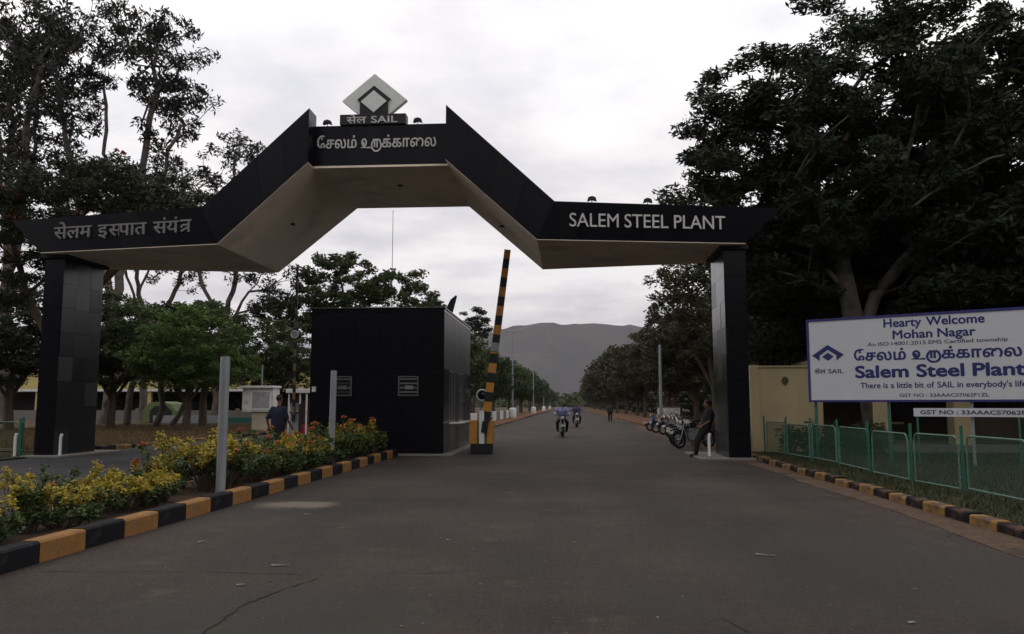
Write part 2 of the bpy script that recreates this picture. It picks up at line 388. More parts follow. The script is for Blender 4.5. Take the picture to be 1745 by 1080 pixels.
# ------------------------------------------------------------------ ground, roads, hills
def sheet(name, pts, z, m, kind='structure', **kw):
    b = MB(); b.add([(x, y, z) for x, y in pts], [tuple(range(len(pts)))])
    return b.build(name, m, kind=kind, **kw)
sheet('ground', [(-9000, -300), (9000, -300), (9000, 9500), (-9000, 9500)], -0.03, M['soil'])
def ragged(x0, x1, y0, y1, n, amp, side, seed):
    rr = random.Random(seed); pts = []
    ys = [y0 + (y1-y0)*i/n for i in range(n+1)]
    left = [(x0 + (rr.uniform(-amp, amp) if 'l' in side else 0), y) for y in ys]
    right = [(x1 + (rr.uniform(-amp, amp) if 'r' in side else 0), y) for y in ys]
    return right + left[::-1]
def strip(name, x0, x1, y0, y1, z, m, n=60, amp=0.08, side='', seed=1):
    b = MB(); v = []; f = []
    n = n if not side else int(min(900, max(n, (y1-y0)*9)))
    rs_ = np.random.RandomState(seed); L = abs(y1-y0); tt = np.linspace(0, L, n+1)
    def wob_():
        w = np.zeros(n+1)
        for per, a in ((2.6, .55), (.8, .3), (.25, .15)):
            k = max(4, int(L/per)); w += a*np.interp(tt, np.linspace(0, L, k), rs_.uniform(-1, 1, k))
        return w*amp*1.3
    wl, wr = wob_(), wob_()
    for i in range(n+1):
        y = y0 + (y1-y0)*i/n
        v += [(x0 + (wl[i] if 'l' in side else 0), y, z), (x1 + (wr[i] if 'r' in side else 0), y, z)]
    for i in range(n): f.append((2*i, 2*i+1, 2*i+3, 2*i+2))
    return b.add(v, f).build(name, m, kind='structure')
strip('road', -5.08, 4.95, -20, 30, -0.002, M['asphalt'], 80, 0.10, 'r', 3)
strip('far_road', -5.1, 5.15, 30, 900, -0.002, M['asphalt'], 200, 0.15, 'r', 4)
strip('side_road', -15.35, -6.9, -20, 130, -0.006, M['side_asphalt'], 20)
strip('median_crossing', -6.95, -5.0, 24.9, 33, -0.010, M['asphalt'], 4)
strip('sand_edge', 4.55, 5.12, -20, 25.5, 0.003, M['sand'], 160, 0.16, 'l', 5)
strip('right_verge', 5.2, 9.5, 25.7, 300, -0.014, M['redsoil'], 100, 0.2, 'r', 6)
strip('lawn', 5.3, 40, -20, 25.6, 0.06, M['lawn'], 10)
strip('right_shoulder', 4.3, 7.5, 25.8, 60, 0.004, M['sand'], 60, 0.3, 'lr', 8)
strip('dry_verge', -60, -15.5, 25.5, 62, 0.03, M['verge'], 10)
strip('left_verge', -40, -15.6, -20, 25.3, 0.01, M['lawn'], 10)
strip('median', -6.9, -5.12, 33.2, 400, 0.10, M['redsoil'], 60, 0.0, '', 9)
strip('far_field', -15.3, -6.9, 130, 800, -0.012, M['verge'], 10)
MB().box(-7.0, -5.28, 2.0, 24.3, -0.02, 0.13).build('planting_bed', M['bed'], kind='structure')
MB().box(-8.1, -3.45, 24.35, 33.1, -0.02, 0.05).build('kiosk_plinth', M['concrete'], kind='structure', bevel=0.01)
# light concrete patch near the kerb and cracks in the asphalt
def crack(pts, w, seed):
    rr = random.Random(seed); P = []
    for (a, b) in zip(pts[:-1], pts[1:]):
        L = math.hypot(b[0]-a[0], b[1]-a[1]); n = max(2, int(L/0.06))
        for i in range(n): t = i/n; P.append((a[0]+(b[0]-a[0])*t+rr.uniform(-.018, .018), a[1]+(b[1]-a[1])*t+rr.uniform(-.018, .018)))
    v = []; f = []
    for i, p in enumerate(P):
        q = P[min(i+1, len(P)-1)]; o = P[max(i-1, 0)]; d = Vector((q[0]-o[0], q[1]-o[1])); d.normalize()
        ww = w*(0.3+rr.random()); v += [(p[0]-d.y*ww, p[1]+d.x*ww, 0.0025), (p[0]+d.y*ww, p[1]-d.x*ww, 0.0025)]
    for i in range(len(P)-1): f.append((2*i, 2*i+1, 2*i+3, 2*i+2))
    MB().add(v, f).build('road_crack', M['tar'], kind='structure')
crack([(-2.6, 4.6), (-2.42, 5.45), (-2.47, 6.2), (-2.35, 6.75), (-2.17, 7.3)], 0.009, 1)
crack([(-4.82, 7.34), (-3.4, 7.42), (-2.17, 7.36), (-0.9, 7.57)], 0.005, 2)
crack([(1.25, 4.9), (1.2, 5.6), (1.05, 6.2)], 0.004, 3)
crack([(0.9, 7.6), (3.2, 7.9)], 0.0025, 4)

def hills():
    nx, ny = 220, 46
    X = np.linspace(-5200, 4200, nx); v = []
    prof = [(-5200, 60), (-3900, 130), (-3000, 200), (-2250, 255), (-2080, 330), (-1900, 400), (-1720, 330), (-1500, 320), (-1150, 400), (-800, 490), (-480, 545), (-330, 590), (-250, 575), (-170, 596), (-60, 590), (40, 600), (240, 598), (420, 575), (620, 520), (900, 470), (1500, 420), (2300, 330), (3200, 240), (4200, 150)]
    px = [p[0] for p in prof]; ph = [p[1]*0.86 for p in prof]
    rs = np.random.RandomState(4)
    H = np.interp(X, px, ph)
    for k, a in ((23, 9), (57, 5), (120, 3)): H = H + a*np.interp(X, np.linspace(-5200, 4200, k*3), rs.uniform(-1, 1, k*3))
    ridge = [np.interp(X, np.linspace(-5200, 4200, 60), rs.uniform(-1, 1, 60)) for _ in range(3)]
    for j in range(ny):
        t = j/(ny-1); s = math.sin(min(1, t*1.35)*math.pi/2)**1.4 if t < 0.74 else 1 - ((t-0.74)/0.26)*0.4
        Y = 4000 + 1700*t
        for i in range(nx):
            sp = ridge[0][i]*60*math.sin(math.pi*min(1, t/0.74)) + ridge[1][(i*3+j) % nx]*14*math.sin(math.pi*min(1, t/0.74)) if t < 0.74 else 0
            v.append((X[i], Y, max(-2, H[i]*s + sp*0.7 - 1) if j else -3))
    f = [(j*nx+i, j*nx+i+1, (j+1)*nx+i+1, (j+1)*nx+i) for j in range(ny-1) for i in range(nx-1)]
    b = MB(); b.v = v; b.f = f
    hm = mat('hill_scrub', (0.030, 0.032, 0.030), rough=1.0, spec=0.0, col2=(0.062, 0.054, 0.048), scale=0.006, coords='Object')
    b.build('hills', hm, smooth=True, kind='structure')
hills()

# haze: thin even air round everything
hb = MB().box(-9200, 9200, -350, 9700, -1.5, 640).build('haze', None, kind='stuff')
hmat = bpy.data.materials.new('thin_air'); hmat.use_nodes = True
ht = hmat.node_tree; ht.nodes.remove(ht.nodes['Principled BSDF'])
pv = ht.nodes.new('ShaderNodeVolumePrincipled'); pv.inputs['Density'].default_value = 5.2e-5
pv.inputs['Color'].default_value = (0.86, 0.85, 0.92, 1)
ht.links.new(pv.outputs[0], ht.nodes['Material Output'].inputs['Volume'])
hb.data.materials.append(hmat)

# ------------------------------------------------------------------ kerbs
def kerb(x, y0, y1, step, h, w, side, start=0, worn=''):
    """a run of separate painted blocks along Y; the face towards the road is at x"""
    root = link('kerb', None, None, (0, 0, 0), kind='structure')
    rr = random.Random(int(abs(x)*100 + y0*10)); i = start; y = y0
    cache = {}
    while y < y1 - 1e-3:
        L = min(step, y1-y); key = (i % 2, round(L, 3))
        if key not in cache:
            b = MB(); c = 0.022
            prof = [(0, -0.02), (0, h-c), (c, h), (w-c, h), (w, h-c), (w, -0.02)]
            if side < 0: prof = [(-a, z) for a, z in prof]
            b.prism([(a, z) for a, z in prof], 0.004, L-0.004, 'y')
            cache[key] = b.mesh('kerb_block', M['kerb_k'+worn] if i % 2 else M['kerb_y'+worn])
        k_ = 3.0 if worn else 1.0
        o = link('kerb_block', cache[key], root, (x + k_*rr.uniform(-.008, .008), y, k_*rr.uniform(-.008, .004)), (0, k_*rr.uniform(-.01, .01), k_*rr.uniform(-.008, .008)))
        y += step; i += 1
    return root
kerb(-5.06, 3.19, 24.3, 0.755, 0.21, 0.20, -1, 0)
kerb(5.06, 5.08, 25.6, 0.66, 0.13, 0.20, 1, 0, '2')
kerb(-15.45, 26.4, 52, 1.0, 0.14, 0.20, -1, 1, '2')
kerb(-5.02, 33.2, 92, 1.2, 0.14, 0.16, -1, 0)
kerb(5.4, 60, 96, 1.2, 0.12, 0.16, 1, 1)
kerb(-6.95, 3, 24, 0.9, 0.14, 0.001+0.18, 1, 0)

# ------------------------------------------------------------------ entrance gate
CX = -5.33
gate = thing('entrance_gate', 'black granite gateway arch spanning both roads with stepped top and cream underside', 'gate', (CX, 0, 0))
def mirror(poly): return [(-x, z) for x, z in poly]
for s, nm in ((1, 'right'), (-1, 'left')):
    # pillar with granite panels
    x0, x1, y0, y1 = sorted((s*9.72, s*10.33)) + [23.32, 25.4]
    pil = MB().box(x0+.03, x1-.03, y0+.03, y1-.03, 0, 5.879).build('pillar', M['black'], gate)
    rr = random.Random(5+s)
    rows = 8; hh = 5.875/rows
    for r in range(rows):
        z0, z1 = r*hh+.004, (r+1)*hh-.004
        for c in range(3):
            ya, yb = y0 + (y1-y0)*c/3+.004, y0 + (y1-y0)*(c+1)/3-.004
            for xx, inner in (((x0, x0+.028), s > 0), ((x1-.028, x1), s < 0)):
                d = rr.uniform(-.003, .003)
                m_ = rr.choice([M['granite_b'], M['granite_c'], M['granite_b'], M['granite_c'], M['granite']]) if inner else M['granite']
                MB().box(xx[0]+d, xx[1]+d, ya, yb, z0, z1).build('granite_panel', m_, pil)
        MB().box(x0+.031, x1-.031, y0-.002, y0+.028, z0, z1).build('granite_panel', M['granite'], pil)
        MB().box(x0+.031, x1-.031, y1-.028, y1+.002, z0, z1).build('granite_panel', M['granite'], pil)
    # sloping front of the wing: folds back towards its end
    def wing(yb, dy, th, nm_):
        b = MB()
        bot = [(s*4.49, yb), (s*10.28, yb+dy)]; top = [(s*4.97, yb), (s*11.33, yb+dy*1.12)]
        t = th if dy > 0 else -th
        b.hexa([(bot[0][0], bot[0][1], 6.0), (bot[1][0], bot[1][1], 6.0), (bot[1][0], bot[1][1]+t, 6.0), (bot[0][0], bot[0][1]+t, 6.0)],
               [(top[0][0], top[0][1], 7.05), (top[1][0], top[1][1], 7.0), (top[1][0], top[1][1]+t, 7.0), (top[0][0], top[0][1]+t, 7.05)])
        b.build('wing_fascia', M['granite_f'], gate)
    wing(22.05, 0.95, 0.35, 'f'); wing(27.0, -1.0, 0.35, 'b')
    poly = [(4.49, 6.0), (4.97, 7.05), (1.95, 9.86), (1.95, 8.30)]
    poly = [(s*x, z) for x, z in poly]
    MB().prism(poly, 22.048, 22.72).build('sloping_beam', M['granite_f'], gate)
    MB().prism(poly, 26.4, 27.002).build('sloping_beam', M['granite_f'], gate)
    def quad_panels(bl, br, tl, tr, n, yf, name='granite_panel'):
        for k in range(n):
            g_ = .009
            def L2(a, b, t): return tuple(a[i]+(b[i]-a[i])*t for i in range(3))
            t0, t1 = k/n+g_/4, (k+1)/n-g_/4
            q = [L2(bl, br, t0), L2(bl, br, t1), L2(tl, tr, t1), L2(tl, tr, t0)]
            d = rr.uniform(.004, .009)
            MB().hexa([(p[0], p[1]-d, p[2]) for p in q], [(p[0], p[1]-.001, p[2]) for p in q]).build(name, rr.choice([M['granite_f'], M['granite_f'], M['granite_g']]), gate)
    quad_panels((s*4.50, 22.052, 6.006), (s*10.27, 22.996, 6.006), (s*4.965, 22.05, 7.044), (s*11.31, 23.11, 6.994), 6, 0)
    quad_panels((s*4.48, 22.047, 6.008), (s*1.955, 22.047, 8.296), (s*4.96, 22.047, 7.052), (s*1.955, 22.047, 9.846), 4, 0)
    # soffit slabs
    MB().hexa([(s*4.492, 22.053, 5.98), (s*10.28, 23.003, 5.98), (s*10.28, 25.997, 5.98), (s*4.492, 26.997, 5.98)],
              [(s*4.492, 22.053, 5.998), (s*10.29, 23.003, 5.998), (s*10.29, 25.997, 5.998), (s*4.492, 26.997, 5.998)]).build('soffit', M['soffit'], gate)
    MB().hexa([(s*4.488, 22.053, 5.98), (s*1.952, 22.053, 8.278), (s*1.952, 27.497, 8.278), (s*4.488, 26.997, 5.98)],
              [(s*4.488, 22.053, 5.998), (s*1.952, 22.053, 8.296), (s*1.952, 27.497, 8.296), (s*4.488, 26.997, 5.998)]).build('soffit', M['soffit'], gate)
    MB().box(*sorted((s*9.6, s*10.4)), 23.2, 25.5, 5.88, 5.978).build('pillar_capital', M['black'], gate)
MB().box(-1.946, 1.946, 22.64, 22.95, 8.34, 9.53).build('centre_fascia', M['granite_f'], gate)
for k in range(4): MB().box(-1.94+k*.972, -1.94+(k+1)*.972-.008, 22.632, 22.6395, 8.345, 9.525).build('granite_panel', (M['granite_f'], M['granite_g'])[k % 2], gate)
MB().box(-1.946, 1.946, 26.9, 27.5, 8.34, 9.53).build('centre_fascia', M['granite_f'], gate)
MB().box(-1.951, 1.951, 22.62, 27.496, 8.279, 8.338).build('soffit', M['soffit'], gate)
MB().box(-1.946, 1.946, 22.96, 26.89, 9.36, 9.46).build('roof_slab', M['concrete'], gate)
for x, y, z in ((0.15, 24.6, 8.30), (-3.2, 24.6, 7.12), (3.3, 24.9, 7.03)):
    MB().box(x-.07, x+.07, y-.07, y+.07, z-.05, z-.002).build('ceiling_light', M['black'], gate)

# ---- lettering
def text_mesh(s, h, bold=0.0, depth=0.01, width=None, shear=0.0):
    c = bpy.data.curves.new('t', 'FONT'); c.body = s; c.offset = bold; c.extrude = 0; c.resolution_u = 4; c.shear = shear
    o = bpy.data.objects.new('t', c); COL.objects.link(o)
    bpy.context.view_layer.update()
    me = bpy.data.meshes.new_from_object(o.evaluated_get(bpy.context.evaluated_depsgraph_get()))
    bpy.data.objects.remove(o); bpy.data.curves.remove(c)
    return me
def flat_letters(items):
    """items: (vertices 2-D, faces) lists merged -> dict; helper for stroke-built glyphs"""
    return items
def stroke(pts, w):
    """flat mitred ribbon along a 2-D polyline"""
    P = []
    for p in pts:
        if not P or (Vector(p)-P[-1]).length > 1e-4: P.append(Vector(p))
    v = []; f = []
    for i, p in enumerate(P):
        d0 = (p-P[i-1]).normalized() if i else (P[1]-P[0]).normalized()
        d1 = (P[i+1]-p).normalized() if i < len(P)-1 else d0
        n0 = Vector((-d0.y, d0.x)); n1 = Vector((-d1.y, d1.x)); m = n0+n1
        m = m.normalized() if m.length > .2 else n0
        k = w/2/max(.45, m.dot(n0)); v += [p+m*k, p-m*k]
    for i in range(len(P)-1): f.append((2*i, 2*i+1, 2*i+3, 2*i+2))
    return [(p.x, p.y) for p in v], f
def arc(cx, cy, rx, ry, a0, a1, n=14):
    return [(cx + rx*math.cos(R(a0+(a1-a0)*i/n)), cy + ry*math.sin(R(a0+(a1-a0)*i/n))) for i in range(n+1)]
def me_to_lists(me):
    return [(v.co.x, v.co.y) for v in me.vertices], [tuple(p.vertices) for p in me.polygons]
def compose(chunks, bold):
    """glyph runs (strings, or stroke-built glyphs) laid side by side; heavier faces come from shifted copies, each a hair deeper"""
    V = []; F = []; x = 0; wi = 0
    sh = [(0, 0)] if bold <= 0 else [(0, 0), (bold, 0), (-bold, 0), (0, bold), (0, -bold), (bold*.7, bold*.7), (-bold*.7, -bold*.7), (bold*.7, -bold*.7), (-bold*.7, bold*.7)]
    for ch in chunks:
        if isinstance(ch, str):
            if ch == ' ': x += 0.30; wi += 1; continue
            v, f = me_to_lists(text_mesh(ch, 1, 0))
            if not v: continue
            mn = min(p[0] for p in v); mx = max(p[0] for p in v)
            for k, (dx, dy) in enumerate(sh):
                o = len(V); V += [(p[0]-mn+x+dx, p[1]+dy, k, wi) for p in v]; F += [tuple(i+o for i in q) for q in f]
            x += mx-mn+0.045+bold
        elif ch[0] == 'H':       # half form: the letter without its upright
            me = text_mesh(ch[1], 1, 0); bm = bmesh.new(); bm.from_mesh(me)
            xs = [q.co.x for q in bm.verts]; mn, mx = min(xs), max(xs); cut = mn + (mx-mn)*ch[2]
            bmesh.ops.bisect_plane(bm, geom=bm.verts[:]+bm.edges[:]+bm.faces[:], plane_co=(cut, 0, 0), plane_no=(1, 0, 0), clear_outer=True)
            bm.verts.index_update(); v = [(q.co.x, q.co.y) for q in bm.verts]; f = [tuple(q.index for q in p.verts) for p in bm.faces]; bm.free()
            for k, (dx, dy) in enumerate(sh):
                o = len(V); V += [(p[0]-mn+x+dx, p[1]+dy, k+.25, wi) for p in v]; F += [tuple(i+o for i in q) for q in f]
            x += cut-mn-.02
        else:
            _, adv, strokes, w = ch
            for k, st in enumerate(strokes):
                v, f = stroke(st, w); o = len(V)
                V += [(p[0]+x, p[1], k+.5, wi) for p in v]; F += [tuple(i+o for i in q) for q in f]
            x += adv+bold
    return V, F
def lettering(name, VF, origin, udir, ndir, width, zlo, zhi, m, parent, depth=0.03, label=None, base=False):
    """place flat glyphs on a plane: u along udir, up = z, front towards ndir; solid letters with sides"""
    V, F = VF
    mnx, mxx = min(p[0] for p in V), max(p[0] for p in V); mny, mxy = (0.0, 0.69) if base else (min(p[1] for p in V), max(p[1] for p in V))
    su = width/(mxx-mnx); sv = (zhi-zlo)/(mxy-mny)
    u = Vector(udir).normalized(); n = Vector(ndir).normalized(); o = Vector(origin)
    bv = []
    for p in V:
        q = o + u*((p[0]-mnx)*su); q.z = zlo + (p[1]-mny)*sv; bv.append(q)
    L = len(bv); step = min(.0015, depth*.05)
    for w in sorted(set(p[3] for p in V)):
        idx = [i for i, p in enumerate(V) if p[3] == w]; mp_ = {a: b for b, a in enumerate(idx)}; Lw = len(idx)
        v = [tuple(bv[i] + n*(depth - V[i][2]*step)) for i in idx] + [tuple(bv[i]) for i in idx]
        f = [tuple(mp_[i] for i in q) for q in F if q[0] in mp_]; cnt = {}
        for q in list(f):
            for i in range(len(q)):
                e = (q[i], q[(i+1) % len(q)]); cnt.setdefault(tuple(sorted(e)), []).append(e)
        for k, es in cnt.items():
            if len(es) == 1: a, c = es[0]; f.append((a, a+Lw, c+Lw, c))
        me = bpy.data.meshes.new(name); me.from_pydata(v, [], f); me.materials.append(m); me.update()
        link(name, me, parent, label=label)
def tamil_u(w):      # vowel letter u
    return ('S', 0.86, [arc(0.20, 0.25, 0.075, 0.08, 0, 360, 12), [(.125, .27)] + arc(0.27, 0.33, 0.175, 0.22, 170, -35, 12) + [(.34, .10), (.22, .03), (.08, .0), (.80, .0)]], w)
def tamil_ru(w):     # ra with its looped vowel sign
    return ('S', 0.86, [[(0.12, 0.50), (0.66, 0.50)], [(0.26, 0.50), (0.26, 0.02)], [(0.46, 0.50), (0.46, 0.0)] ,
                        arc(0.40, 0.14, 0.38, 0.38, 130, 395, 22) + [(0.66, 0.50)]], w)
def tamil(w, bold):
    return compose(['ேசலம்', ' ', tamil_u(w), tamil_ru(w), 'க்காைல'], bold)
def tra(w):
    return ('S', 0.56, [[(0.0, 0.615), (0.58, 0.615)], [(0.44, 0.615), (0.44, 0.0)], [(0.44, 0.38), (0.18, 0.38), (0.10, 0.33), (0.08, 0.24)], [(0.44, 0.27), (0.06, 0.05)]], w)
def hindi(w, bold): return compose(['सेलम', ' ', 'इ', ('H', 'स', .76), 'पात', ' ', 'संयं', tra(w)], bold)

# centre, left wing, right wing
lettering('word', tamil(0.10, 0.012), (-7.20-CX, 22.631, 0), (1, 0, 0), (0, -1, 0), 3.46, 8.72, 9.24, M['letter'], gate, 0.04)
rd = Vector((6.1, 0.97, 0)).normalized()
def on_wing(u, s):   # point on the front plane of the wing at u metres from the elbow
    return Vector((s*(4.49 + rd.x*u), 22.05 + rd.y*u, 0))
lettering('word', compose(['SALEM', ' ', 'STEEL', ' ', 'PLANT'], 0.0), on_wing(0.89, 1) + Vector((0, -0.02, 0)), (rd.x, rd.y, 0), (rd.y, -rd.x, 0), 4.38, 6.355, 6.735, M['letter'], gate, 0.05)
pl = on_wing(5.36, -1)
lettering('word', hindi(0.10, 0.012), pl + Vector((0, -0.02, 0)), (rd.x, -rd.y, 0), (-rd.y, -rd.x, 0), 4.57, 6.30, 6.86, M['letter_dull'], gate, 0.05)

# name block and emblem on top
BX = -0.25
MB().box(BX-.96, BX+.96, 22.56, 22.90, 9.534, 9.83).build('name_block', M['black'], gate)
lettering('word', compose(['सेल', ' ', 'SAIL'], 0.012), (BX-.76, 22.559, 0), (1, 0, 0), (0, -1, 0), 1.48, 9.56, 9.825, M['letter'], gate, 0.02)
EC = (BX+0.0, 10.30)
def diamond(hw, hh, dz=0): return [(EC[0]-hw, EC[1]+dz), (EC[0], EC[1]+dz+hh), (EC[0]+hw, EC[1]+dz), (EC[0], EC[1]+dz-hh)]
MB().prism(diamond(0.95, 0.80, 0.0), 22.72, 22.90).build('emblem_diamond', M['logo_white'], gate)
MB().prism([(EC[0]-.49, EC[1]+.01), (EC[0], EC[1]+.42), (EC[0]+.49, EC[1]+.01), (EC[0]+.41, EC[1]-.06), (EC[0], EC[1]+.28), (EC[0]-.41, EC[1]-.06)], 22.66, 22.718).build('emblem_chevron', M['black'], gate)
MB().prism([(EC[0]-.41, 9.832), (EC[0]-.41, EC[1]-.08), (EC[0]-.36, EC[1]-.08), (EC[0], EC[1]-.40), (EC[0]+.36, EC[1]-.08), (EC[0]+.41, EC[1]-.08), (EC[0]+.41, 9.832)], 22.665, 22.718).build('emblem_pedestal', M['black'], gate)
MB().prism(diamond(0.38, 0.33, -.06), 22.63, 22.718).build('emblem_centre', M['logo_white'], gate)
# small floodlights on the parapets
def flood(x, y, z):
    p = MB().cyl((x, y, z), (x, y, z+.12), .012, n=8).build('floodlight', M['black'], gate)
    MB().prism([(-.13, .10), (-.10, .20), (0, .235), (.10, .20), (.13, .10), (0, .14)], -.07, .07).build('lamp_hood', M['black'], p, loc=(x, y, z))
    MB().box(x-.05, x+.05, y-.05, y+.05, z, z+.015).build('bracket', M['black'], p)
for q in ((-6.97-CX, 22.8, 9.53), (-4.31-CX, 22.8, 9.53), (0.67-CX, 22.45, 7.03), (2.23-CX, 22.72, 7.02)): flood(*q)

# ------------------------------------------------------------------ guard kiosk
kio = thing('guard_kiosk', 'black granite clad guard kiosk standing under the arch between the two roads', 'kiosk', (-5.83, 24.66, 0))
HW, KD, KH = 2.06, 6.6, 4.42
MB().box(-HW+.03, HW-.03, .03, KD-.03, 0.05, KH-.1).build('wall_core', M['black'], kio)
MB().box(-HW, HW, 0, KD, KH-.098, KH).build('roof_slab', M['granite'], kio, bevel=.01)
rr = random.Random(3)
def kpanel(x0, x1, y0, y1, z0, z1, m_): MB().box(x0, x1, y0, y1, z0, z1).build('granite_panel', m_, kio)
cols = [-HW, -1.38, -0.69, 0.06, 0.75, 1.40, HW]; zr = [0.05, .95, 1.75, 2.6, 3.45, KH-.1]
for i in range(6):
    for j in range(5):
        d = rr.uniform(0, .0015)
        kpanel(cols[i]+.004, cols[i+1]-.004, 0-d, .028-d, zr[j]+.004, zr[j+1]-.004, M['granite'])
ycols = [.0, 1.2, 2.4, 3.4, 4.4, 5.5, KD]
for i in range(6):
    for j in range(5):
        for sx in (-1, 1):
            if sx > 0 and i in (1, 3) and j in (1, 2): continue
            x0, x1 = (HW-.028, HW) if sx > 0 else (-HW, -HW+.028)
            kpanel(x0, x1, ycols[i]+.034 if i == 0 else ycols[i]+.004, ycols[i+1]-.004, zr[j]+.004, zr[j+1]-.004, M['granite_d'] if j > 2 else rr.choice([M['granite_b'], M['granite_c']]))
for y0, y1 in ((1.2, 2.4), (3.4, 4.4)):
    w = MB().box(HW-.03, HW-.01, y0+.05, y1-.05, .98, 2.57).build('window', M['glass'], kio)
    for a, b, c, d in ((y0+.004, y1-.004, .954, 1.0), (y0+.004, y1-.004, 2.55, 2.596)): MB().box(HW-.03, HW+.01, a, b, c, d).build('window_frame', M['galv'], w)
    for a in (y0+.004, (y0+y1)/2-.02, y1-.044): MB().box(HW-.03, HW+.008, a, a+.04, 1.003, 2.548).build('window_frame', M['galv'], w)
    MB().box(HW, HW+.35, y0-.1, y1+.1, .90, .945).build('counter', M['white'], kio, bevel=.01)
def vent(x, z, lit):
    fr = MB()
    w, h = .31, .30
    for a in ((x-w, x+w, z+h-.035, z+h), (x-w, x+w, z-h, z-h+.035)): fr.box(a[0], a[1], -.04, 0.02, a[2], a[3])
    for a in ((x-w, x-w+.035), (x+w-.035, x+w)): fr.box(a[0], a[1], -.04, .02, z-h+.0352, z+h-.0352)
    v = fr.build('service_window', M['dullmetal'], kio, bevel=.004)
    MB().box(x-w+.037, x+w-.037, -.012, -.006, z-h+.037, z+h-.037).build('pane', M['glass'], v)
    for k in range(4):
        zz = z - h + .1 + k*.13
        MB().hexa([(x-w+.04, -.036, zz), (x+w-.04, -.036, zz), (x+w-.04, -.014, zz+.03), (x-w+.04, -.014, zz+.03)],
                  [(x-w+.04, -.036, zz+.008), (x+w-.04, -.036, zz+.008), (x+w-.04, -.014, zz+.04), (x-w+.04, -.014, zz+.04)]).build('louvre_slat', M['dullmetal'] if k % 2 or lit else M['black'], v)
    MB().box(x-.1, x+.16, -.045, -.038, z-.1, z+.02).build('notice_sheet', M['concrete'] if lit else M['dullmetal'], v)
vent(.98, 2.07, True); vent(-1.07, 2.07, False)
MB().box(-1.98, -1.86, -.05, 0, 1.9, 2.06).build('switch_box', M['white'], kio, bevel=.008)
# rooftop tray and the tilted floodlight
rt = MB().box(-.45, .42, 1.0, 1.8, KH+.12, KH+.20).build('rooftop_cooler', M['white'], kio, bevel=.02)
for x in (-.4, .3): MB().box(x, x+.07, 1.05, 1.75, KH, KH+.12).build('support_leg', M['concrete'], rt)
fl = MB().cyl((HW-.10, 1.5, KH), (HW-.10, 1.5, KH+.16), .025, n=8).build('floodlight', M['black'], kio)
MB().hexa([(HW-.20, 1.38, KH+.10), (HW+.03, 1.30, KH+.05), (HW+.03, 1.62, KH+.05), (HW-.20, 1.70, KH+.10)],
          [(HW-.02, 1.38, KH+.46), (HW+.17, 1.30, KH+.60), (HW+.17, 1.62, KH+.60), (HW-.02, 1.70, KH+.46)]).build('lamp_housing', M['black'], fl, bevel=.02)
MB().box(-HW-.03, HW+.03, -.03, KD+.03, KH+.002, KH+.05).build('roof_lip', M['granite_b'], kio, bevel=.008)

# round mirror sign on a stand behind the kiosk
rs_ = thing('convex_mirror', 'round white rimmed traffic mirror on a thin post behind the kiosk corner', 'mirror', (-3.45, 32.2, 0.05))
MB().cyl((0, 0, 0), (0, 0, 1.9), .03, n=10).build('post', M['galv'], rs_)
MB().ring((.05, -.04, 1.83), .21, .035, 'y', 24, 8).build('rim', M['white'], rs_, smooth=True)
MB().lathe([(.20, 0), (.15, -.03), (.0001, -.05)], (.05, -.03, 1.83), 20, 'y').build('mirror_glass', M['glass'], rs_, smooth=True)

# ------------------------------------------------------------------ boom barriers
def barrier(loc, lab, L, r0, r1, tilt, big):
    t = thing('boom_barrier', lab, 'barrier', loc)
    if big:
        MB().box(-.33, .33, -.28, .28, 0, .30).build('base_block', M['rubber'], t, bevel=.02)
        MB().box(-.38, -.12, -.24, .26, .301, 1.03).build('housing', M['orange'], t, bevel=.015)
        MB().box(.18, .36, -.24, .26, .301, 1.02).build('housing', M['orange'], t, bevel=.015)
        MB().box(-.12, .18, -.12, .2, .302, 1.0).build('inner_panel', M['galv'], t)
        MB().box(-.06, .10, -.30, -.125, .302, 1.32).build('upright', M['white'], t, bevel=.01)
        MB().cyl((-.1, -.05, 1.1), (.34, -.05, 1.1), .05, n=12).build('pivot', M['steel'], t)
    else:
        MB().box(-.14, .14, -.14, .14, 0, 1.55).build('housing', M['galv'], t, bevel=.012)
        MB().box(-.2, .2, -.2, .2, 0, .08).build('base_block', M['concrete'], t)
        MB().cyl((-.16, -.16, 1.3), (.16, -.16, 1.3), .04, n=12).build('pivot', M['steel'], t)
    arm = link('boom', None, t, (.14 if big else 0, -.22, 1.0), (0, tilt, 0))
    n = 18 if big else 22; seg = L/n
    for k in range(n):
        ra = r0+(r1-r0)*k/n
        MB().box(-ra, ra, -ra*.6, ra*.6, k*seg+.0005, (k+1)*seg-.0005).build('boom_stripe', ((M['orange'] if big else (M['dullyellow'] if k < 11 else M['dullmetal'])) if k % 2 else M['black']), arm)
    if big:
        MB().box(-.13, .13, -.10, -.08, 2.2, 2.46).build('reflector_plate', M['galv'], arm)
        MB().box(-.09, .09, -.12, .12, -.35, -.003).build('counterweight', M['black'], arm)
    else:
        MB().lathe([(.125, 0), (.125, .03), (.09, .035), (.0001, .036)], (0, -.10, 2.72), 20, 'y').build('reflector_disc', M['galv'], arm)
        MB().ring((0, -.105, 2.72), .115, .014, 'y', 20, 6).build('disc_rim', M['white'], arm)
    return t
barrier((-2.74, 25.9, 0.0), 'raised yellow and black striped boom barrier on its orange housing beside the kiosk', 5.45, .130, .095, R(7.2), True)
barrier((-8.62, 25.6, 0.0), 'thin upright striped boom barrier with a round reflector left of the kiosk', 4.95, .048, .034, R(0), False)

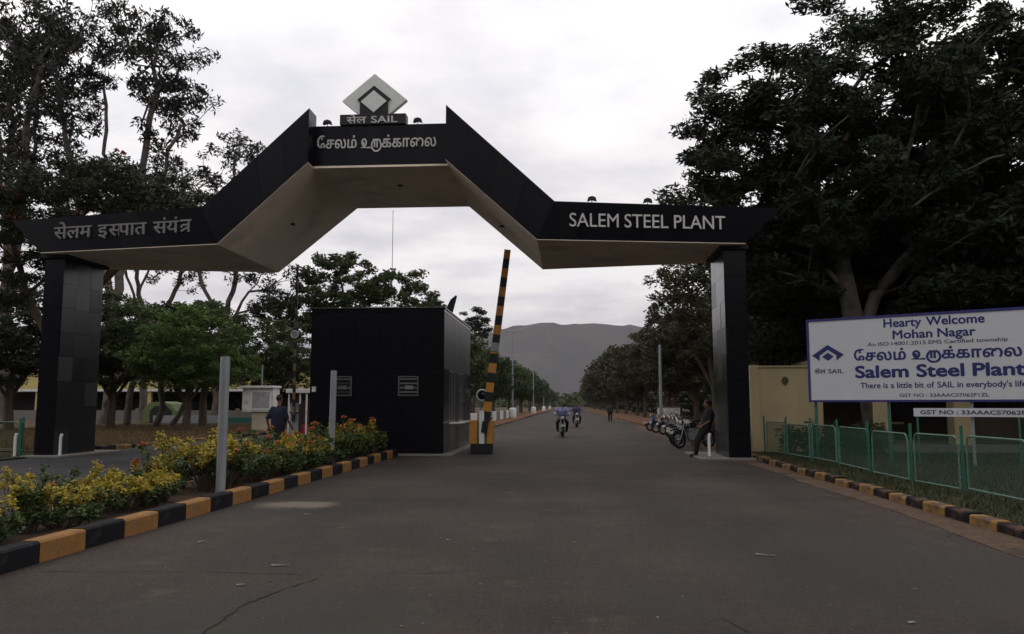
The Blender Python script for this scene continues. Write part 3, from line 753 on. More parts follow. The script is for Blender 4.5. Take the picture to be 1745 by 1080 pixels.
# ------------------------------------------------------------------ posts
def pipe_post(loc, lab, h, r, lean=0):
    t = thing('steel_post', lab, 'post', loc, group='galvanised pipe posts in the planting bed')
    t.rotation_euler = (0, lean, 0)
    MB().cyl((0, 0, 0), (0, 0, h), r, n=24).build('pipe', M['galv'], t, smooth=True)
    MB().lathe([(r*.86, h), (r*.86, h+.015), (.001, h+.018)], (0, 0, 0), 24).build('cap', M['concrete'], t)
    MB().lathe([(r+.006, .0), (r+.006, .05)], (0, 0, h*.47), 24).build('clamp_band', M['galv'], t)
pipe_post((-5.40, 12.6, .12), 'tall galvanised pipe post standing in the yellow shrubs, the nearer one', 2.13, .074)
pipe_post((-5.62, 19.3, .12), 'galvanised pipe post rising from the green shrubs right before the kiosk', 2.19, .074, R(.6))
def guard_post(loc, lab, lean=0):
    t = thing('guard_post', lab, 'post', loc, group='short white posts at the gate pillars')
    t.rotation_euler = (0, lean, 0)
    MB().tube([(0, 0, 0), (0, 0, .56), (.03, 0, .66)], .04, 12).build('post_tube', M['white'], t, smooth=True)
    MB().lathe([(.075, 0), (.07, .02), (.045, .03)], (0, 0, 0), 14).build('foot_plate', M['concrete'], t)
guard_post((-14.78, 23.2, 0), 'short white post at the inner corner of the left gate pillar')
guard_post((-15.95, 22.9, .02), 'short white post at the outer side of the left gate pillar')
guard_post((3.87, 23.4, 0.06), 'short white post before the right gate pillar, by the leaning man')
MB().box(3.55, 5.15, 23.0, 26.2, -.02, .055).build('pillar_step', M['concrete'], kind='structure', bevel=.015)
MB().box(-15.8, -14.6, 22.9, 26.2, -.02, .045).build('pillar_step', M['concrete'], kind='structure', bevel=.015)

# ------------------------------------------------------------------ welcome board
BS = 1.07
BO = Vector((6.39, 22.47, 0)); BU = Vector((.839, -.545, 0)).normalized(); BN = Vector((-.545, -.839, 0)).normalized()
def bz(z): return 1.5 + (z-1.5)*BS
brd = thing('welcome_board', 'large white welcome signboard with blue frame and navy lettering behind the green fence', 'signboard', (0, 0, 0))
def bbox(name, u0, u1, z0, z1, d0, d1, m, parent=brd):
    p = [BO + BU*u0 + BN*d0, BO + BU*u1 + BN*d0, BO + BU*u1 + BN*d1, BO + BU*u0 + BN*d1]
    b = MB(); b.hexa([(q.x, q.y, z0) for q in p], [(q.x, q.y, z1) for q in p]); return b.build(name, m, parent)
BW = 5.62
bbox('board_panel', .04, BW-.04, bz(1.61), bz(3.58), -.03, .0, M['board'])
for a in ((-.02, BW+.02, bz(3.57), bz(3.57)+.06), (-.02, BW+.02, bz(1.57), bz(1.57)+.055)): bbox('frame_bar', *a, -.05, .02, M['blueframe'])
for a in ((-.02, .04), (BW-.04, BW+.02)): bbox('frame_bar', *a, bz(1.57)+.0555, bz(3.57)-.0005, -.05, .02, M['blueframe'])
for u, m_ in ((.10, 'greenpost'), (1.9, 'greenpost'), (3.75, 'galv'), (5.5, 'greenpost')):
    bbox('leg', u, u+.06, 0.05, bz(3.6), -.12, -.055, M[m_])
def btext(name, VF, u0, u1, z0, z1, m_='navy', base=True):
    lettering(name, VF, BO + BU*(u0*BS) + BN*0.001, BU, BN, (u1-u0)*BS, bz(z0), bz(z1), M[m_], brd, .004, base=base)
def T(s, bold): return compose([w if w != '_' else ' ' for w in s.replace(' ', '|_|').split('|')], bold)
btext('printed_word', T('Hearty Welcome', .026), 1.79, 3.90, 3.335, 3.53)
btext('printed_word', T('Mohan Nagar', .026), 1.98, 3.71, 3.055, 3.25)
btext('printed_word', T('An ISO 14001:2015 EMS Certified township', .010), 1.41, 4.32, 2.90, 2.985, 'navydark')
btext('printed_word', tamil(.15, .030), 1.09, 4.57, 2.46, 2.85, base=False)
btext('printed_word', T('Salem Steel Plant', .034), 1.10, 4.62, 2.155, 2.43)
btext('printed_word', T('There is a little bit of SAIL in everybody\'s life', .016), 1.21, 4.61, 1.90, 2.03)
btext('printed_word', T('GST NO : 33AAACS7062F1ZL', .012), 2.07, 3.90, 1.69, 1.765, 'navydark')
btext('printed_word', compose(['सेल', ' ', 'SAIL'], .02), .14, .83, 2.27, 2.41, 'navydark', base=False)
def bpoly(name, poly, d, m_):
    b = MB(); f = [BO + BU*(p[0]*BS) + BN*d for p in poly]
    v = [(q.x, q.y, bz(p[1])) for q, p in zip(f, poly)]
    b.add(v, [tuple(range(len(v)))]); return b.build(name, m_, brd)
ex, ez = .48, 2.725
b = MB()
def bp3(p, d): q = BO + BU*(p[0]*BS) + BN*d; return (q.x, q.y, bz(p[1]))
def bprism(name, poly, m_):
    b = MB(); n = len(poly); v = [bp3(p, .0015) for p in poly] + [bp3(p, .006) for p in poly]
    b.add(v, [tuple(range(n)), tuple(range(2*n-1, n-1, -1))] + [(i, n+i, n+(i+1) % n, (i+1) % n) for i in range(n)]); return b.build(name, m_, brd)
bprism('emblem_left_arm', [(ex-.38, ez), (ex, ez+.25), (ex, ez+.13), (ex-.20, ez-.01), (ex-.20, ez-.14)], M['navy'])
bprism('emblem_right_arm', [(ex, ez+.25), (ex+.38, ez), (ex+.20, ez-.14), (ex+.20, ez-.01), (ex, ez+.13)], M['navy'])
bprism('emblem_diamond', [(ex-.14, ez-.04), (ex, ez+.06), (ex+.14, ez-.04), (ex, ez-.14)], M['navy'])
# small strip board below it
sb = thing('number_board', 'narrow white strip board with a printed registration number under the welcome board', 'signboard', (0, 0, 0))
bbox('board_panel', 2.36*BS, 2.36*BS+3.1, bz(1.24), bz(1.43), .035, .05, M['board'], sb)
for u in (2.36*BS+.06, 2.36*BS+2.2): bbox('leg', u, u+.04, .05, bz(1.23), .036, .056, M['greenpost'], sb)
lettering('printed_word', T('GST NO : 33AAACS7062F1ZL', .030), BO + BU*(2.5*BS) + BN*.051, BU, BN, 2.55, bz(1.29), bz(1.385), M['navydark'], sb, .003)

# ------------------------------------------------------------------ green fence of mesh panels
fn = thing('mesh_fence', 'green post and wire mesh fence along the yellow and black kerb on the right', 'fence', (0, 0, 0))
FP = [(6.2, 8.0), (6.3, 9.95), (6.36, 11.9), (6.34, 13.9), (6.2, 15.6), (6.19, 17.62), (6.26, 19.9), (6.22, 21.9), (6.1, 23.9), (5.9, 25.5)]
post_me = MB().box(-.035, .035, -.006, .0, .0, 1.12).box(-.035, -.028, 0.0005, .045, 0, 1.12).box(-.05, .05, -.02, .02, .72, .735).mesh('post', M['greenpost'])
for i, (x, y) in enumerate(FP):
    link('post', post_me, fn, (x, y, .05), (rr.uniform(-.02, .02), rr.uniform(-.02, .02), rr.uniform(1.2, 1.9)))
def fpanel(a, b_, seed):
    rr = random.Random(seed)
    A = Vector((a[0], a[1], 0)); B_ = Vector((b_[0], b_[1], 0)); d = (B_-A); L = d.length; d.normalize()
    g = .13; w = L-2*g; z0, z1 = .16+rr.uniform(-.02, .02), .99+rr.uniform(-.02, .02); r = .12
    def P(u, z): q = A + d*(g+u); return (q.x + rr.uniform(-.003, .003), q.y, z)
    pts = [P(0, z0), P(0, z1-r), P(r*.3, z1-r*.3), P(r, z1), P(w-r, z1), P(w-r*.3, z1-r*.3), P(w, z1-r), P(w, z0), P(0, z0)]
    fr = MB().tube(pts, .016, 6).build('panel_frame', M['greentube'], fn)
    wm = MB(); s = .075; n = int((w + (z1-z0))/s)
    for k in range(1, n):
        c = k*s
        for sg in (1, -1):
            # diagonal from bottom edge, clipped to the rectangle
            u0, zz0 = (c, z0) if c <= w else (w, z0 + (c-w))
            u1, zz1 = (c-(z1-z0), z1) if c-(z1-z0) >= 0 else (0, z0+c)
            if sg < 0: u0, u1 = w-u0, w-u1
            p, q = P(u0, zz0), P(u1, zz1)
            if (Vector(p)-Vector(q)).length > .03: wm.tube([p, q], .0042, 3, caps=False)
    wm.build('wire_mesh', M['wire'], fr)
    for z in (.32, .76):
        q = A + d*.0; e = A + d*g
        MB().box(-.01, .01, -.01, .01, z, z+.02).build('hinge', M['galv'], fr, loc=tuple(A + d*(g-.03)))
for i in range(len(FP)-1): fpanel(FP[i], FP[i+1], i)
# short piece of green fence and a blue bin left of the left pillar
f2 = thing('mesh_fence', 'short green wire fence left of the left gate pillar', 'fence', (0, 0, 0))
for x, y in ((-16.3, 23.6), (-16.9, 24.6), (-19.5, 24.7)): link('post', post_me, f2, (x, y, .0), (0, 0, .4))
fn2 = fn; fn = f2
fpanel((-16.3, 23.6), (-16.9, 24.6), 31); fpanel((-16.9, 24.6), (-19.5, 24.7), 32); fn = fn2
bn_ = thing('litter_bin', 'blue plastic litter bin at the left edge before the green fence', 'bin', (-17.15, 23.1, .01))
MB().lathe([(.34, 0), (.42, .75), (.44, .78), (.40, .78), (.38, .72), (.33, .05)], (0, 0, 0), 20).build('bin_body', M['blue'], bn_, smooth=True)
MB().lathe([(.45, .785), (.42, .84), (.001, .90)], (0, 0, 0), 20).build('lid', M['blue'], bn_, smooth=True)

# ------------------------------------------------------------------ cream wall and porch building on the right
gw = thing('compound_wall', 'cream painted wall piece with a pale corner pilaster behind the right gate pillar', 'wall', (6.0, 27.4, 0))
MB().box(.16, 2.2, 0.0, .25, 0, 2.72).build('wall_panel', M['cream'], gw)
MB().box(-.10, .155, -.08, .4, 0, 2.80).build('pilaster', M['cream'], gw, bevel=.01)
MB().box(.16, 2.25, -.05, .30, 2.722, 2.78).build('coping', M['cream'], gw)
MB().box(1.95, 2.15, -.04, -.002, 0, 2.718).build('pilaster', M['cream'], gw)
orn = MB().prism([(.92, 2.30), (.98, 2.42), (1.08, 2.40), (1.13, 2.28), (1.06, 2.16), (.98, 2.2)], -.06, -.004).build('wall_ornament', M['bark'], gw)
ph = thing('porch_building', 'low dark fronted building with cream pillars behind the welcome board', 'building', (9.6, 27.2, 0))
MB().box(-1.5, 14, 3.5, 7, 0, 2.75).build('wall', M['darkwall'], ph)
MB().box(-1.6, 14.2, -.3, 7.2, 2.752, 2.98).build('roof_slab', M['cream'], ph)
for x in (.1, 2.6, 6.2, 9.8, 13.4): MB().box(x, x+.55, 0, .5, 0, 2.75).build('pillar', M['cream'], ph)
for x in (1.2, 4.2, 7.8, 11.4):
    w = MB().box(x, x+1.1, 3.44, 3.498, .9, 2.1).build('window', M['glass'], ph)
    MB().box(x-.06, x+1.16, 3.40, 3.438, .82, .898).build('sill', M['cream'], w)
MB().box(-.1, 14, -.2, 3.4, 0, .25).build('floor_step', M['concrete'], ph)
MB().box(3.2, 6.1, .2, .3, .25, 1.1).build('low_wall', M['darkwall'], ph)
wp = thing('lamp_pillar', 'slim white post on a square base behind the strip board', 'post', (12.35, 21.0, .06))
MB().box(-.2, .2, -.2, .2, 0, .9).build('base', M['white'], wp, bevel=.02)
MB().box(-.28, .28, -.28, .28, .9, .96).build('base_cap', M['white'], wp, bevel=.01)
MB().cyl((0, 0, .96), (0, 0, 2.6), .05, n=12).build('pole', M['white'], wp)
MB().ball((0, 0, 2.7), .13).build('globe', M['lamp_glass'], wp, smooth=True)

# ------------------------------------------------------------------ left side buildings
lb = thing('factory_shed', 'long ochre building with a pale corrugated roof beyond the trees on the far left', 'building', (-92, 96, 0))
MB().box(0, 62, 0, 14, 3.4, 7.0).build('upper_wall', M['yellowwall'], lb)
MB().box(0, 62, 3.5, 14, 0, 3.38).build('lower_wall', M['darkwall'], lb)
MB().box(-.5, 62.5, -2.2, 3.4, 3.1, 3.39).build('ledge', M['white'], lb)
for k in range(14): MB().box(1+k*4.6, 1.45+k*4.6, -1.9, -1.5, 0, 3.098).build('column', M['yellowwall'], lb)
for k in range(9):
    w = MB().box(3+k*6.8, 5.4+k*6.8, -.05, -.003, 4.3, 5.5).build('window', M['glass'], lb)
    MB().box(2.9+k*6.8, 5.5+k*6.8, -.12, -.052, 4.16, 4.295).build('sill', M['white'], w)
for k in range(6): MB().box(4+k*10, 6.4+k*10, 3.44, 3.498, 0, 2.5).build('doorway', M['black'], lb)
rf = MB()
for k in range(126):
    x = -1+k*.51; rf.hexa([(x, -1.2, 6.9), (x+.30, -1.2, 7.0), (x+.30, 7.2, 9.5), (x, 7.2, 9.4)], [(x, -1.2, 6.95), (x+.30, -1.2, 7.05), (x+.30, 7.2, 9.56), (x, 7.2, 9.46)])
    rf.hexa([(x+.30, -1.2, 7.0), (x+.51, -1.2, 6.9), (x+.51, 7.2, 9.4), (x+.30, 7.2, 9.5)], [(x+.30, -1.2, 7.05), (x+.51, -1.2, 6.95), (x+.51, 7.2, 9.46), (x+.30, 7.2, 9.56)])
rf.build('roof_sheeting', M['roofsheet'], lb)
lw = thing('boundary_wall', 'low pale boundary wall running behind the trees on the left', 'wall', (0, 0, 0))
for k in range(16):
    x = -74 + k*3.6
    MB().box(x, x+3.3, 84, 84.2, 0, .95).build('wall_panel', M['concrete'], lw)
    MB().box(x+3.3, x+3.6, 83.95, 84.25, 0, 1.15).build('pier', M['concrete'], lw)
tw = thing('tank_wall', 'low teal and blue painted parapet on the dry ground to the left', 'wall', (-34.5, 66.5, .03))
MB().box(0, 5.6, 0, .5, 0, .60).build('wall_panel', M['galv'], tw)
MB().box(5.604, 10.5, 0, .5, 0, .45).build('wall_panel', M['teal'], tw)
MB().box(-.1, 10.6, -.06, .56, .752, .80).build('coping', M['concrete'], tw) if False else None
ah = thing('dome_hut', 'small rounded pale green hut with a dark open front among the trees', 'hut', (-35.8, 69.6, 0.0))
pr = [(-1.3, 0), (-1.25, .9), (-1.0, 1.45), (-.5, 1.75), (.3, 1.8), (1.2, 1.6), (1.7, 1.0), (1.75, 0)]
MB().prism(pr, 0, 3).build('shell', mat('hut_green_paint', (.12, .15, .06), var=.1), ah)
MB().prism([(-.6, 0.01), (-.6, 1.0), (-.2, 1.4), (.9, 1.45), (1.4, .9), (1.45, 0.01)], -.02, -.003).build('doorway', M['black'], ah)
# cabinet and white booth
cb = thing('notice_cabinet', 'white notice cabinet on a cream pedestal at the far side of the left road', 'cabinet', (-17.7, 46.3, .03), R(-4))
MB().box(-.35, .85, -.25, .45, 0, 1.08).build('pedestal', mat('cabinet_pedestal', (.42, .36, .27), var=.12, scale=2), cb)
MB().box(-.9, .95, -.4, .5, 1.082, 2.42).build('housing', M['white'], cb, bevel=.02)
MB().box(-1.02, 1.02, -.62, .6, 2.422, 2.56).build('canopy', M['white'], cb, bevel=.02)
fr = MB().box(-.36, .86, -.45, -.402, 1.2, 2.3).build('door', M['logo_white'], cb)
MB().box(-.26, .76, -.462, -.452, 1.3, 2.2).build('glass_pane', mat('notice_glass', (.30, .30, .33), rough=.3, var=.3, scale=3), fr)
bt = thing('white_booth', 'small white framed booth with open sides behind the walking man', 'booth', (-13.6, 40.5, .0), R(0))
for x in (-.45, .12, .45): MB().box(x, x+.07, 0, .07, 0, 2.1).build('frame_post', M['white'], bt)
MB().box(-.55, .62, -.1, .9, 2.1, 2.3).build('roof', M['white'], bt, bevel=.02)
MB().box(-.44, .5, .08, .85, 0, .5).build('base', M['red'], bt)
MB().box(-.378, .118, .01, .05, .6, 1.4).build('side_panel', M['white'], bt)
MB().box(-.45, .52, .83, .90, 0, 2.09).build('rear_panel', M['darkwall'], bt)

# low white wall along the median beyond the kiosk, right side odds and ends
mw = thing('median_wall', 'low whitewashed wall along the median behind the barrier', 'wall', (0, 0, 0))
for k in range(14): MB().box(-6.9, -6.7, 44+k*4.0, 44+k*4.0+3.96, .1, .92).build('wall_panel', M['white'] if k % 2 else M['concrete'], mw)
for i, (x, y, w, h, m_, lab) in enumerate([(7.4, 62, 1.6, 1.3, 'white', 'white painted plinth behind the parked motorcycles'), (9.6, 50, .9, 1.5, 'orange', 'orange painted box cabinet behind the blue scooter')]):
    t = thing('utility_box', lab, 'cabinet', (x, y, 0))
    MB().box(-w/2, w/2, 0, .6, 0.1, h).build('body', M[m_], t, bevel=.02)
    MB().box(-w/2-.05, w/2+.05, -.05, .65, h+.002, h+.08).build('cap', M['concrete'], t)
    MB().box(-w/2-.1, w/2+.1, -.1, .7, 0, .098).build('foot', M['concrete'], t)
    MB().box(-w/2+.08, w/2-.08, -.025, -.003, .25, h-.1).build('door', M[m_], t)

# ------------------------------------------------------------------ street lamps
def street_lamp(loc, lab, H=10.3, group='double arm street lamps down the median'):
    t = thing('street_lamp', lab, 'street lamp', loc, group=group)
    MB().lathe([(.42, 0), (.42, .85), (.36, 1.0), (.2, 1.1), (.001, 1.12)], (0, 0, 0), 16).build('base_drum', M['white'], t, smooth=True)
    MB().cyl((0, 0, 1.0), (0, 0, H-.7), .105, .06, 12).build('pole', M['galv'], t, smooth=True)
    for s in (-1, 1):
        MB().tube([(0, 0, H-.75), (s*.5, 0, H-.62), (s*1.8, 0, H-.25), (s*2.6, 0, H)], [.05, .045, .04, .035], 8).build('arm', M['galv'], t)
        hd = MB().hexa([(s*2.55, -.12, H-.02), (s*3.4, -.10, H+.10), (s*3.4, .10, H+.10), (s*2.55, .12, H-.02)] if s > 0 else [(s*3.4, -.10, H+.10), (s*2.55, -.12, H-.02), (s*2.55, .12, H-.02), (s*3.4, .10, H+.10)],
                       [(s*2.55, -.09, H+.08), (s*3.38, -.08, H+.2), (s*3.38, .08, H+.2), (s*2.55, .09, H+.08)] if s > 0 else [(s*3.38, -.08, H+.2), (s*2.55, -.09, H+.08), (s*2.55, .09, H+.08), (s*3.38, .08, H+.2)]).build('lamp_head', M['galv'], t)
    return t
L0 = street_lamp((-6.3, 92, .1), 'nearest double arm street lamp, its white drum base behind the barrier')
for y, lab in ((146, 'second double arm street lamp along the median, half the size of the nearest'), (205, 'third double arm street lamp along the median, small before the hill'), (268, 'fourth and farthest double arm street lamp visible on the median')):
    copy_tree(L0, None, (-6.3, y, .1), label=lab)
gl = thing('garden_lamp', 'low double headed lamp left of the kiosk before the small far peak', 'street lamp', (-16.3, 60, 0))
MB().cyl((0, 0, 0), (0, 0, 4.85), .11, .09, 12).build('pole', M['concrete'], gl)
MB().tube([(-1.15, 0, 4.75), (-.6, 0, 4.98), (0, 0, 4.78), (.6, 0, 4.98), (1.15, 0, 4.75)], .05, 8).build('arm', M['black'], gl)
for s in (-1, 1): MB().box(s*1.2-.3, s*1.2+.3, -.12, .12, 4.66, 4.76).build('lamp_head', M['black'], gl)
for loc, h, lab in (((6.35, 58, 0), 5.7, 'plain pale concrete pole above the parked motorcycles'), ((-23.6, 62, 0), 4.6, 'thin pale pole rising behind the notice cabinet')):
    t = thing('utility_pole', lab, 'pole', loc)
    MB().cyl((0, 0, 0), (0, 0, h), .12 if h > 5 else .07, .09 if h > 5 else .06, 10).build('shaft', M['galv'], t)
    MB().cyl((0, 0, 0), (0, 0, .3), .2, n=10).build('collar', M['concrete'], t)
am = thing('antenna_mast', 'hair thin tall mast rising behind the tree in the arch opening', 'mast', (-33.3, 152, 0))
MB().cyl((0, 0, 0), (0, 0, 38.5), .10, .05, 6).build('mast_tube', M['concrete'], am)
MB().box(-.3, .3, -.3, .3, 0, 1).build('base_block', M['concrete'], am)

# ------------------------------------------------------------------ trees
def leaves(rs, centres, rad, nleaf, size, flat=0.6, aspect=0.42, droop=0.3, jit=0.35):
    C = np.repeat(centres, nleaf, axis=0); n = len(C)
    Rr = np.repeat(rad, nleaf)[:, None]
    d = rs.normal(size=(n, 3)); d /= np.linalg.norm(d, axis=1)[:, None]
    r = rs.random(n)[:, None]**0.45
    P = C + d*r*Rr*np.array([1, 1, flat])
    a = rs.normal(size=(n, 3)); a[:, 2] = a[:, 2]*0.45 - droop; a /= np.linalg.norm(a, axis=1)[:, None]
    b = np.cross(a, rs.normal(size=(n, 3)) + np.array([0, 0, .6])); b /= np.linalg.norm(b, axis=1)[:, None]
    s = size*(1 + jit*rs.normal(size=(n, 1))).clip(0.4, 1.8)
    A = a*s*0.5; B = b*s*0.5*aspect
    V = np.stack([P-A, P+B*1.0-A*0.15, P+A, P-B*1.0-A*0.15], axis=1).reshape(-1, 3)
    cl = np.repeat(rs.normal(size=len(centres))*0.16, nleaf)
    t = (0.42 + cl + rs.normal(size=n)*0.2).clip(0, 1)
    return V, t
def tree_data(seed, trunk, ells, nclump, nleaf, size, rc, r0, bark, leafm, flat=.6, aspect=.42, droop=.3, shell=2.0, twig=.018, bloom=None, nseg=6, wob=.10, pull=0.25):
    """trunk: list of limbs (each a list of (x,y,z)); ells: crown ellipsoids (cx,cy,cz,rx,ry,rz,weight)"""
    rs = np.random.RandomState(seed)
    w = np.array([e[6] for e in ells], float); w /= w.sum()
    cs = []
    while len(cs) < nclump:
        e = ells[rs.choice(len(ells), p=w)]
        d = rs.normal(size=3); d /= np.linalg.norm(d); d *= rs.random()**(1/(3*shell))
        if d[2] < -0.55 and rs.random() < .6: continue
        p = np.array(e[:3]) + d*np.array(e[3:6])
        cs.append(p)
    cs = np.array(cs)
    nodes = []; par = []
    for limb in trunk:
        prev = -1
        if nodes:
            q = np.array(limb[0]); prev = int(np.argmin([np.linalg.norm(np.array(n_)-q) for n_ in nodes]))
            limb = limb[1:]
        for p in limb:
            # subdivide
            if prev >= 0:
                a = np.array(nodes[prev]); b = np.array(p, float); L = np.linalg.norm(b-a); k = max(1, int(L/1.0))
                for i in range(1, k+1):
                    q = a + (b-a)*i/k + (rs.normal(size=3)*wob*0.5 if i < k else 0)
                    nodes.append(tuple(q)); par.append(prev); prev = len(nodes)-1
            else:
                nodes.append(tuple(p)); par.append(-1); prev = len(nodes)-1
    ntrunk = len(nodes); start = max(1, int(ntrunk*.28)) if len(trunk) == 1 else 2
    zf = min(l[-1][2] for l in trunk)*0.55
    order = np.argsort([min(np.linalg.norm(c - np.array(nodes[i])) for i in range(ntrunk)) for c in cs])
    NA = np.array(nodes)
    ends = []
    for ci in order:
        c = cs[ci]; NA = np.array(nodes)
        dd = np.linalg.norm(NA - c, axis=1) + 1.3*np.maximum(0, NA[:, 2]-c[2]+.3) + 50*(NA[:, 2] < zf)*(np.arange(len(NA)) < ntrunk)
        # prefer nodes nearer to the stem
        dd = dd + pull*np.linalg.norm(NA[:, :2] - NA[min(ntrunk-1, len(NA)-1), :2], axis=1)
        j = int(np.argmin(dd)); a = NA[j]; L = np.linalg.norm(c-a)
        k = max(1, int(L/(rc*1.3))); prev = j
        for i in range(1, k+1):
            t = i/k; q = a + (c-a)*t + (rs.normal(size=3)*wob*min(1, L*.3) if i < k else 0)
            q[2] += 0.12*L*math.sin(math.pi*t)*.5 if i < k else 0
            nodes.append(tuple(q)); par.append(prev); prev = len(nodes)-1
        ends.append(prev)
    n = len(nodes); area = np.zeros(n)
    kids = [[] for _ in range(n)]
    for i, p in enumerate(par):
        if p >= 0: kids[p].append(i)
    for i in range(n-1, -1, -1):
        if not kids[i]: area[i] = twig**2.3
        else: area[i] = sum(area[k] for k in kids[i])
    rad = area**(1/2.3); rad = twig*.8 + (rad-twig*.8)*(r0-twig*.8)/max(1e-6, rad[0]-twig*.8)
    rad = np.maximum(rad, twig*.7)
    # tubes: follow the thickest child
    mb = MB(); stack = [(0, -1)]
    zmin = nodes[0][2]
    while stack:
        i, p = stack.pop(); line = [p, i] if p >= 0 else [i]
        while kids[line[-1]]:
            ks = sorted(kids[line[-1]], key=lambda q: -rad[q])
            for o in ks[1:]: stack.append((o, line[-1]))
            line.append(ks[0])
        if len(line) < 2: continue
        rr_ = [rad[q] for q in line]
        if p >= 0: rr_[0] = min(rr_[0], rr_[1]*1.15)
        else: rr_[0] *= 1.35
        k = 10 if rr_[0] > .15 else (nseg if rr_[0] > .05 else 4)
        if rr_[0] < .03: k = 3
        mb.tube([nodes[q] for q in line], rr_, k, caps=False)
    tm = mb.mesh('trunk', bark, smooth=True)
    cen = np.array([nodes[e] for e in ends]); rd_ = rc*(.75+.5*rs.random(len(cen)))
    V, t = leaves(rs, cen, rd_, nleaf, size, flat, aspect, droop)
    cm = arr_mesh('crown', V, 4, leafm, t)
    out = [('trunk', tm), ('crown', cm)]
    if bloom:
        sel = cen[rs.random(len(cen)) < bloom[1]] + np.array([0, 0, rc*.4])
        if len(sel):
            V, t = leaves(rs, sel, np.full(len(sel), rc*.6), bloom[2], size*.7, .4, .7, 0)
            out.append(('blossom', arr_mesh('blossom', V, 4, bloom[0], t)))
    return out
def plant_tree(name, label, cat, loc, data, rz=0, scale=1, group=None):
    t = thing(name, label, cat, loc, rz, group)
    t.scale = (scale,)*3 if not isinstance(scale, tuple) else scale
    for nm, me in data: link(nm, me, t)
    return t

# big spreading tree behind the right pillar
d = tree_data(21, [[(0, 0, 0), (-.25, 0, 1.6), (-.55, 0, 3.4), (-.85, 0, 5.2), (-1.0, .2, 6.6), (-1.6, .3, 8.4), (-2.3, .2, 10.6)],
                   [(-.7, 0, 4.3), (.1, .2, 5.1), (.9, .3, 6.0), (2.0, .3, 7.2), (3.2, .4, 9.0)],
                   [(-1.0, .2, 6.6), (-.2, -.4, 7.4), (.5, -.8, 8.3), (1.2, -1, 10.5)],
                   [(-1.0, .2, 6.6), (-2.6, -.2, 7.8), (-4.2, -.4, 9.2)]],
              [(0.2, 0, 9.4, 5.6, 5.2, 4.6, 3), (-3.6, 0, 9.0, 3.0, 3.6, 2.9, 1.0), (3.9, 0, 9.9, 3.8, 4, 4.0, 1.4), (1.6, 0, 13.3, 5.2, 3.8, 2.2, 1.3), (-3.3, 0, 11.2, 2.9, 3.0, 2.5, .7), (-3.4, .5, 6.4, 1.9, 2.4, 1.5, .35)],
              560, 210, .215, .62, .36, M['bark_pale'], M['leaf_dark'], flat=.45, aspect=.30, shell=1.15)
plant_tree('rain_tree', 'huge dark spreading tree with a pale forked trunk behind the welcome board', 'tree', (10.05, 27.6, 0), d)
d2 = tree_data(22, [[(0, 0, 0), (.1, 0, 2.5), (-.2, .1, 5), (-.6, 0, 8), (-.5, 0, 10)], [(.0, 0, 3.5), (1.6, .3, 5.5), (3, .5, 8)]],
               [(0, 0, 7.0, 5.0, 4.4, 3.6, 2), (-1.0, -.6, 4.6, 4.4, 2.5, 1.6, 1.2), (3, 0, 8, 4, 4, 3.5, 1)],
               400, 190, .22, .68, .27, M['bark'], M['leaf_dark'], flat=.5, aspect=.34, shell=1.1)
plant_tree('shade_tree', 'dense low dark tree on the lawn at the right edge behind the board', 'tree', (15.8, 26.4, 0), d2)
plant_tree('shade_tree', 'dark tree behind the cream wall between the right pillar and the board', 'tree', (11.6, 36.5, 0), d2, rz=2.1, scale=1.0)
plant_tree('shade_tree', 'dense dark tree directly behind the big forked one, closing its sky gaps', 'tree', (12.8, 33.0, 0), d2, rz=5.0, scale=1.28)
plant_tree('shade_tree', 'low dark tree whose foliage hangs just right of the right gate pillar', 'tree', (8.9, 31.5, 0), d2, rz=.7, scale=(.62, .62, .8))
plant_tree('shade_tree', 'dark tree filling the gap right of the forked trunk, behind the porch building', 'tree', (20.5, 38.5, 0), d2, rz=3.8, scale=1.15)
d3 = tree_data(23, [[(0, 0, 0), (.1, 0, 2), (-.1, .1, 4.2), (.1, 0, 6.3)], [(0, 0, 2.5), (-1.1, 0, 4.5), (-1.9, 0, 6.2)], [(0, 0, 3), (1, .2, 4.8), (1.8, 0, 6.5)]],
               [(0, 0, 6.2, 3.0, 2.8, 2.7, 1), (-1.3, 0, 6.9, 1.9, 2, 1.8, .5), (1.3, 0, 4.4, 2.2, 2, 1.4, .4)],
               150, 95, .17, .48, .19, M['bark'], M['leaf_olive'], flat=.6, aspect=.5, shell=1.3)
plant_tree('roadside_tree', 'loose crowned tree with sky gaps just left of the right gate pillar', 'tree', (8.0, 46.5, 0), d3, scale=1.13)
plant_tree('roadside_tree', 'loose crowned tree right behind the right gate pillar', 'tree', (11.6, 44.0, 0), d3, rz=1.7, scale=1.12)
d4 = tree_data(24, [[(0, 0, 0), (.1, 0, 2), (0, .1, 5), (.2, 0, 9)], [(0, 0, 2.4), (1.3, .4, 5), (2.3, 0, 8)], [(0, 0, 2.4), (-1.5, .4, 5), (-2.5, 0, 7.5)]],
               [(0, 0, 7.6, 4.3, 4.3, 4.2, 2), (-1.6, 0, 5.2, 3.4, 3.4, 2.6, 1), (1.8, 0, 5.4, 3.4, 3.4, 2.6, 1)],
               200, 95, .30, .85, .24, M['bark'], M['leaf_olive'], flat=.6, aspect=.5, shell=1.2)
RT = [(9.5, 63, .86, .3, 'olive roadside tree behind the parked motorcycles on the right'), (9.4, 79, .84, 2.0, 'tall olive roadside tree right of the road, its crown against the sky'), (11.6, 92, .92, 4.0, 'broad roadside tree behind the two nearest on the right'),
      (9.4, 104, .92, 5.2, 'roadside tree on the right leaning its left edge over the distant road'), (13.5, 72, 1.0, 1.1, 'roadside tree set back from the road on the right'), (16.0, 55, .95, 2.9, 'dark roadside tree directly behind the right gate pillar'), (22, 60, 1.15, .4, 'dark tree far behind the cream wall')]
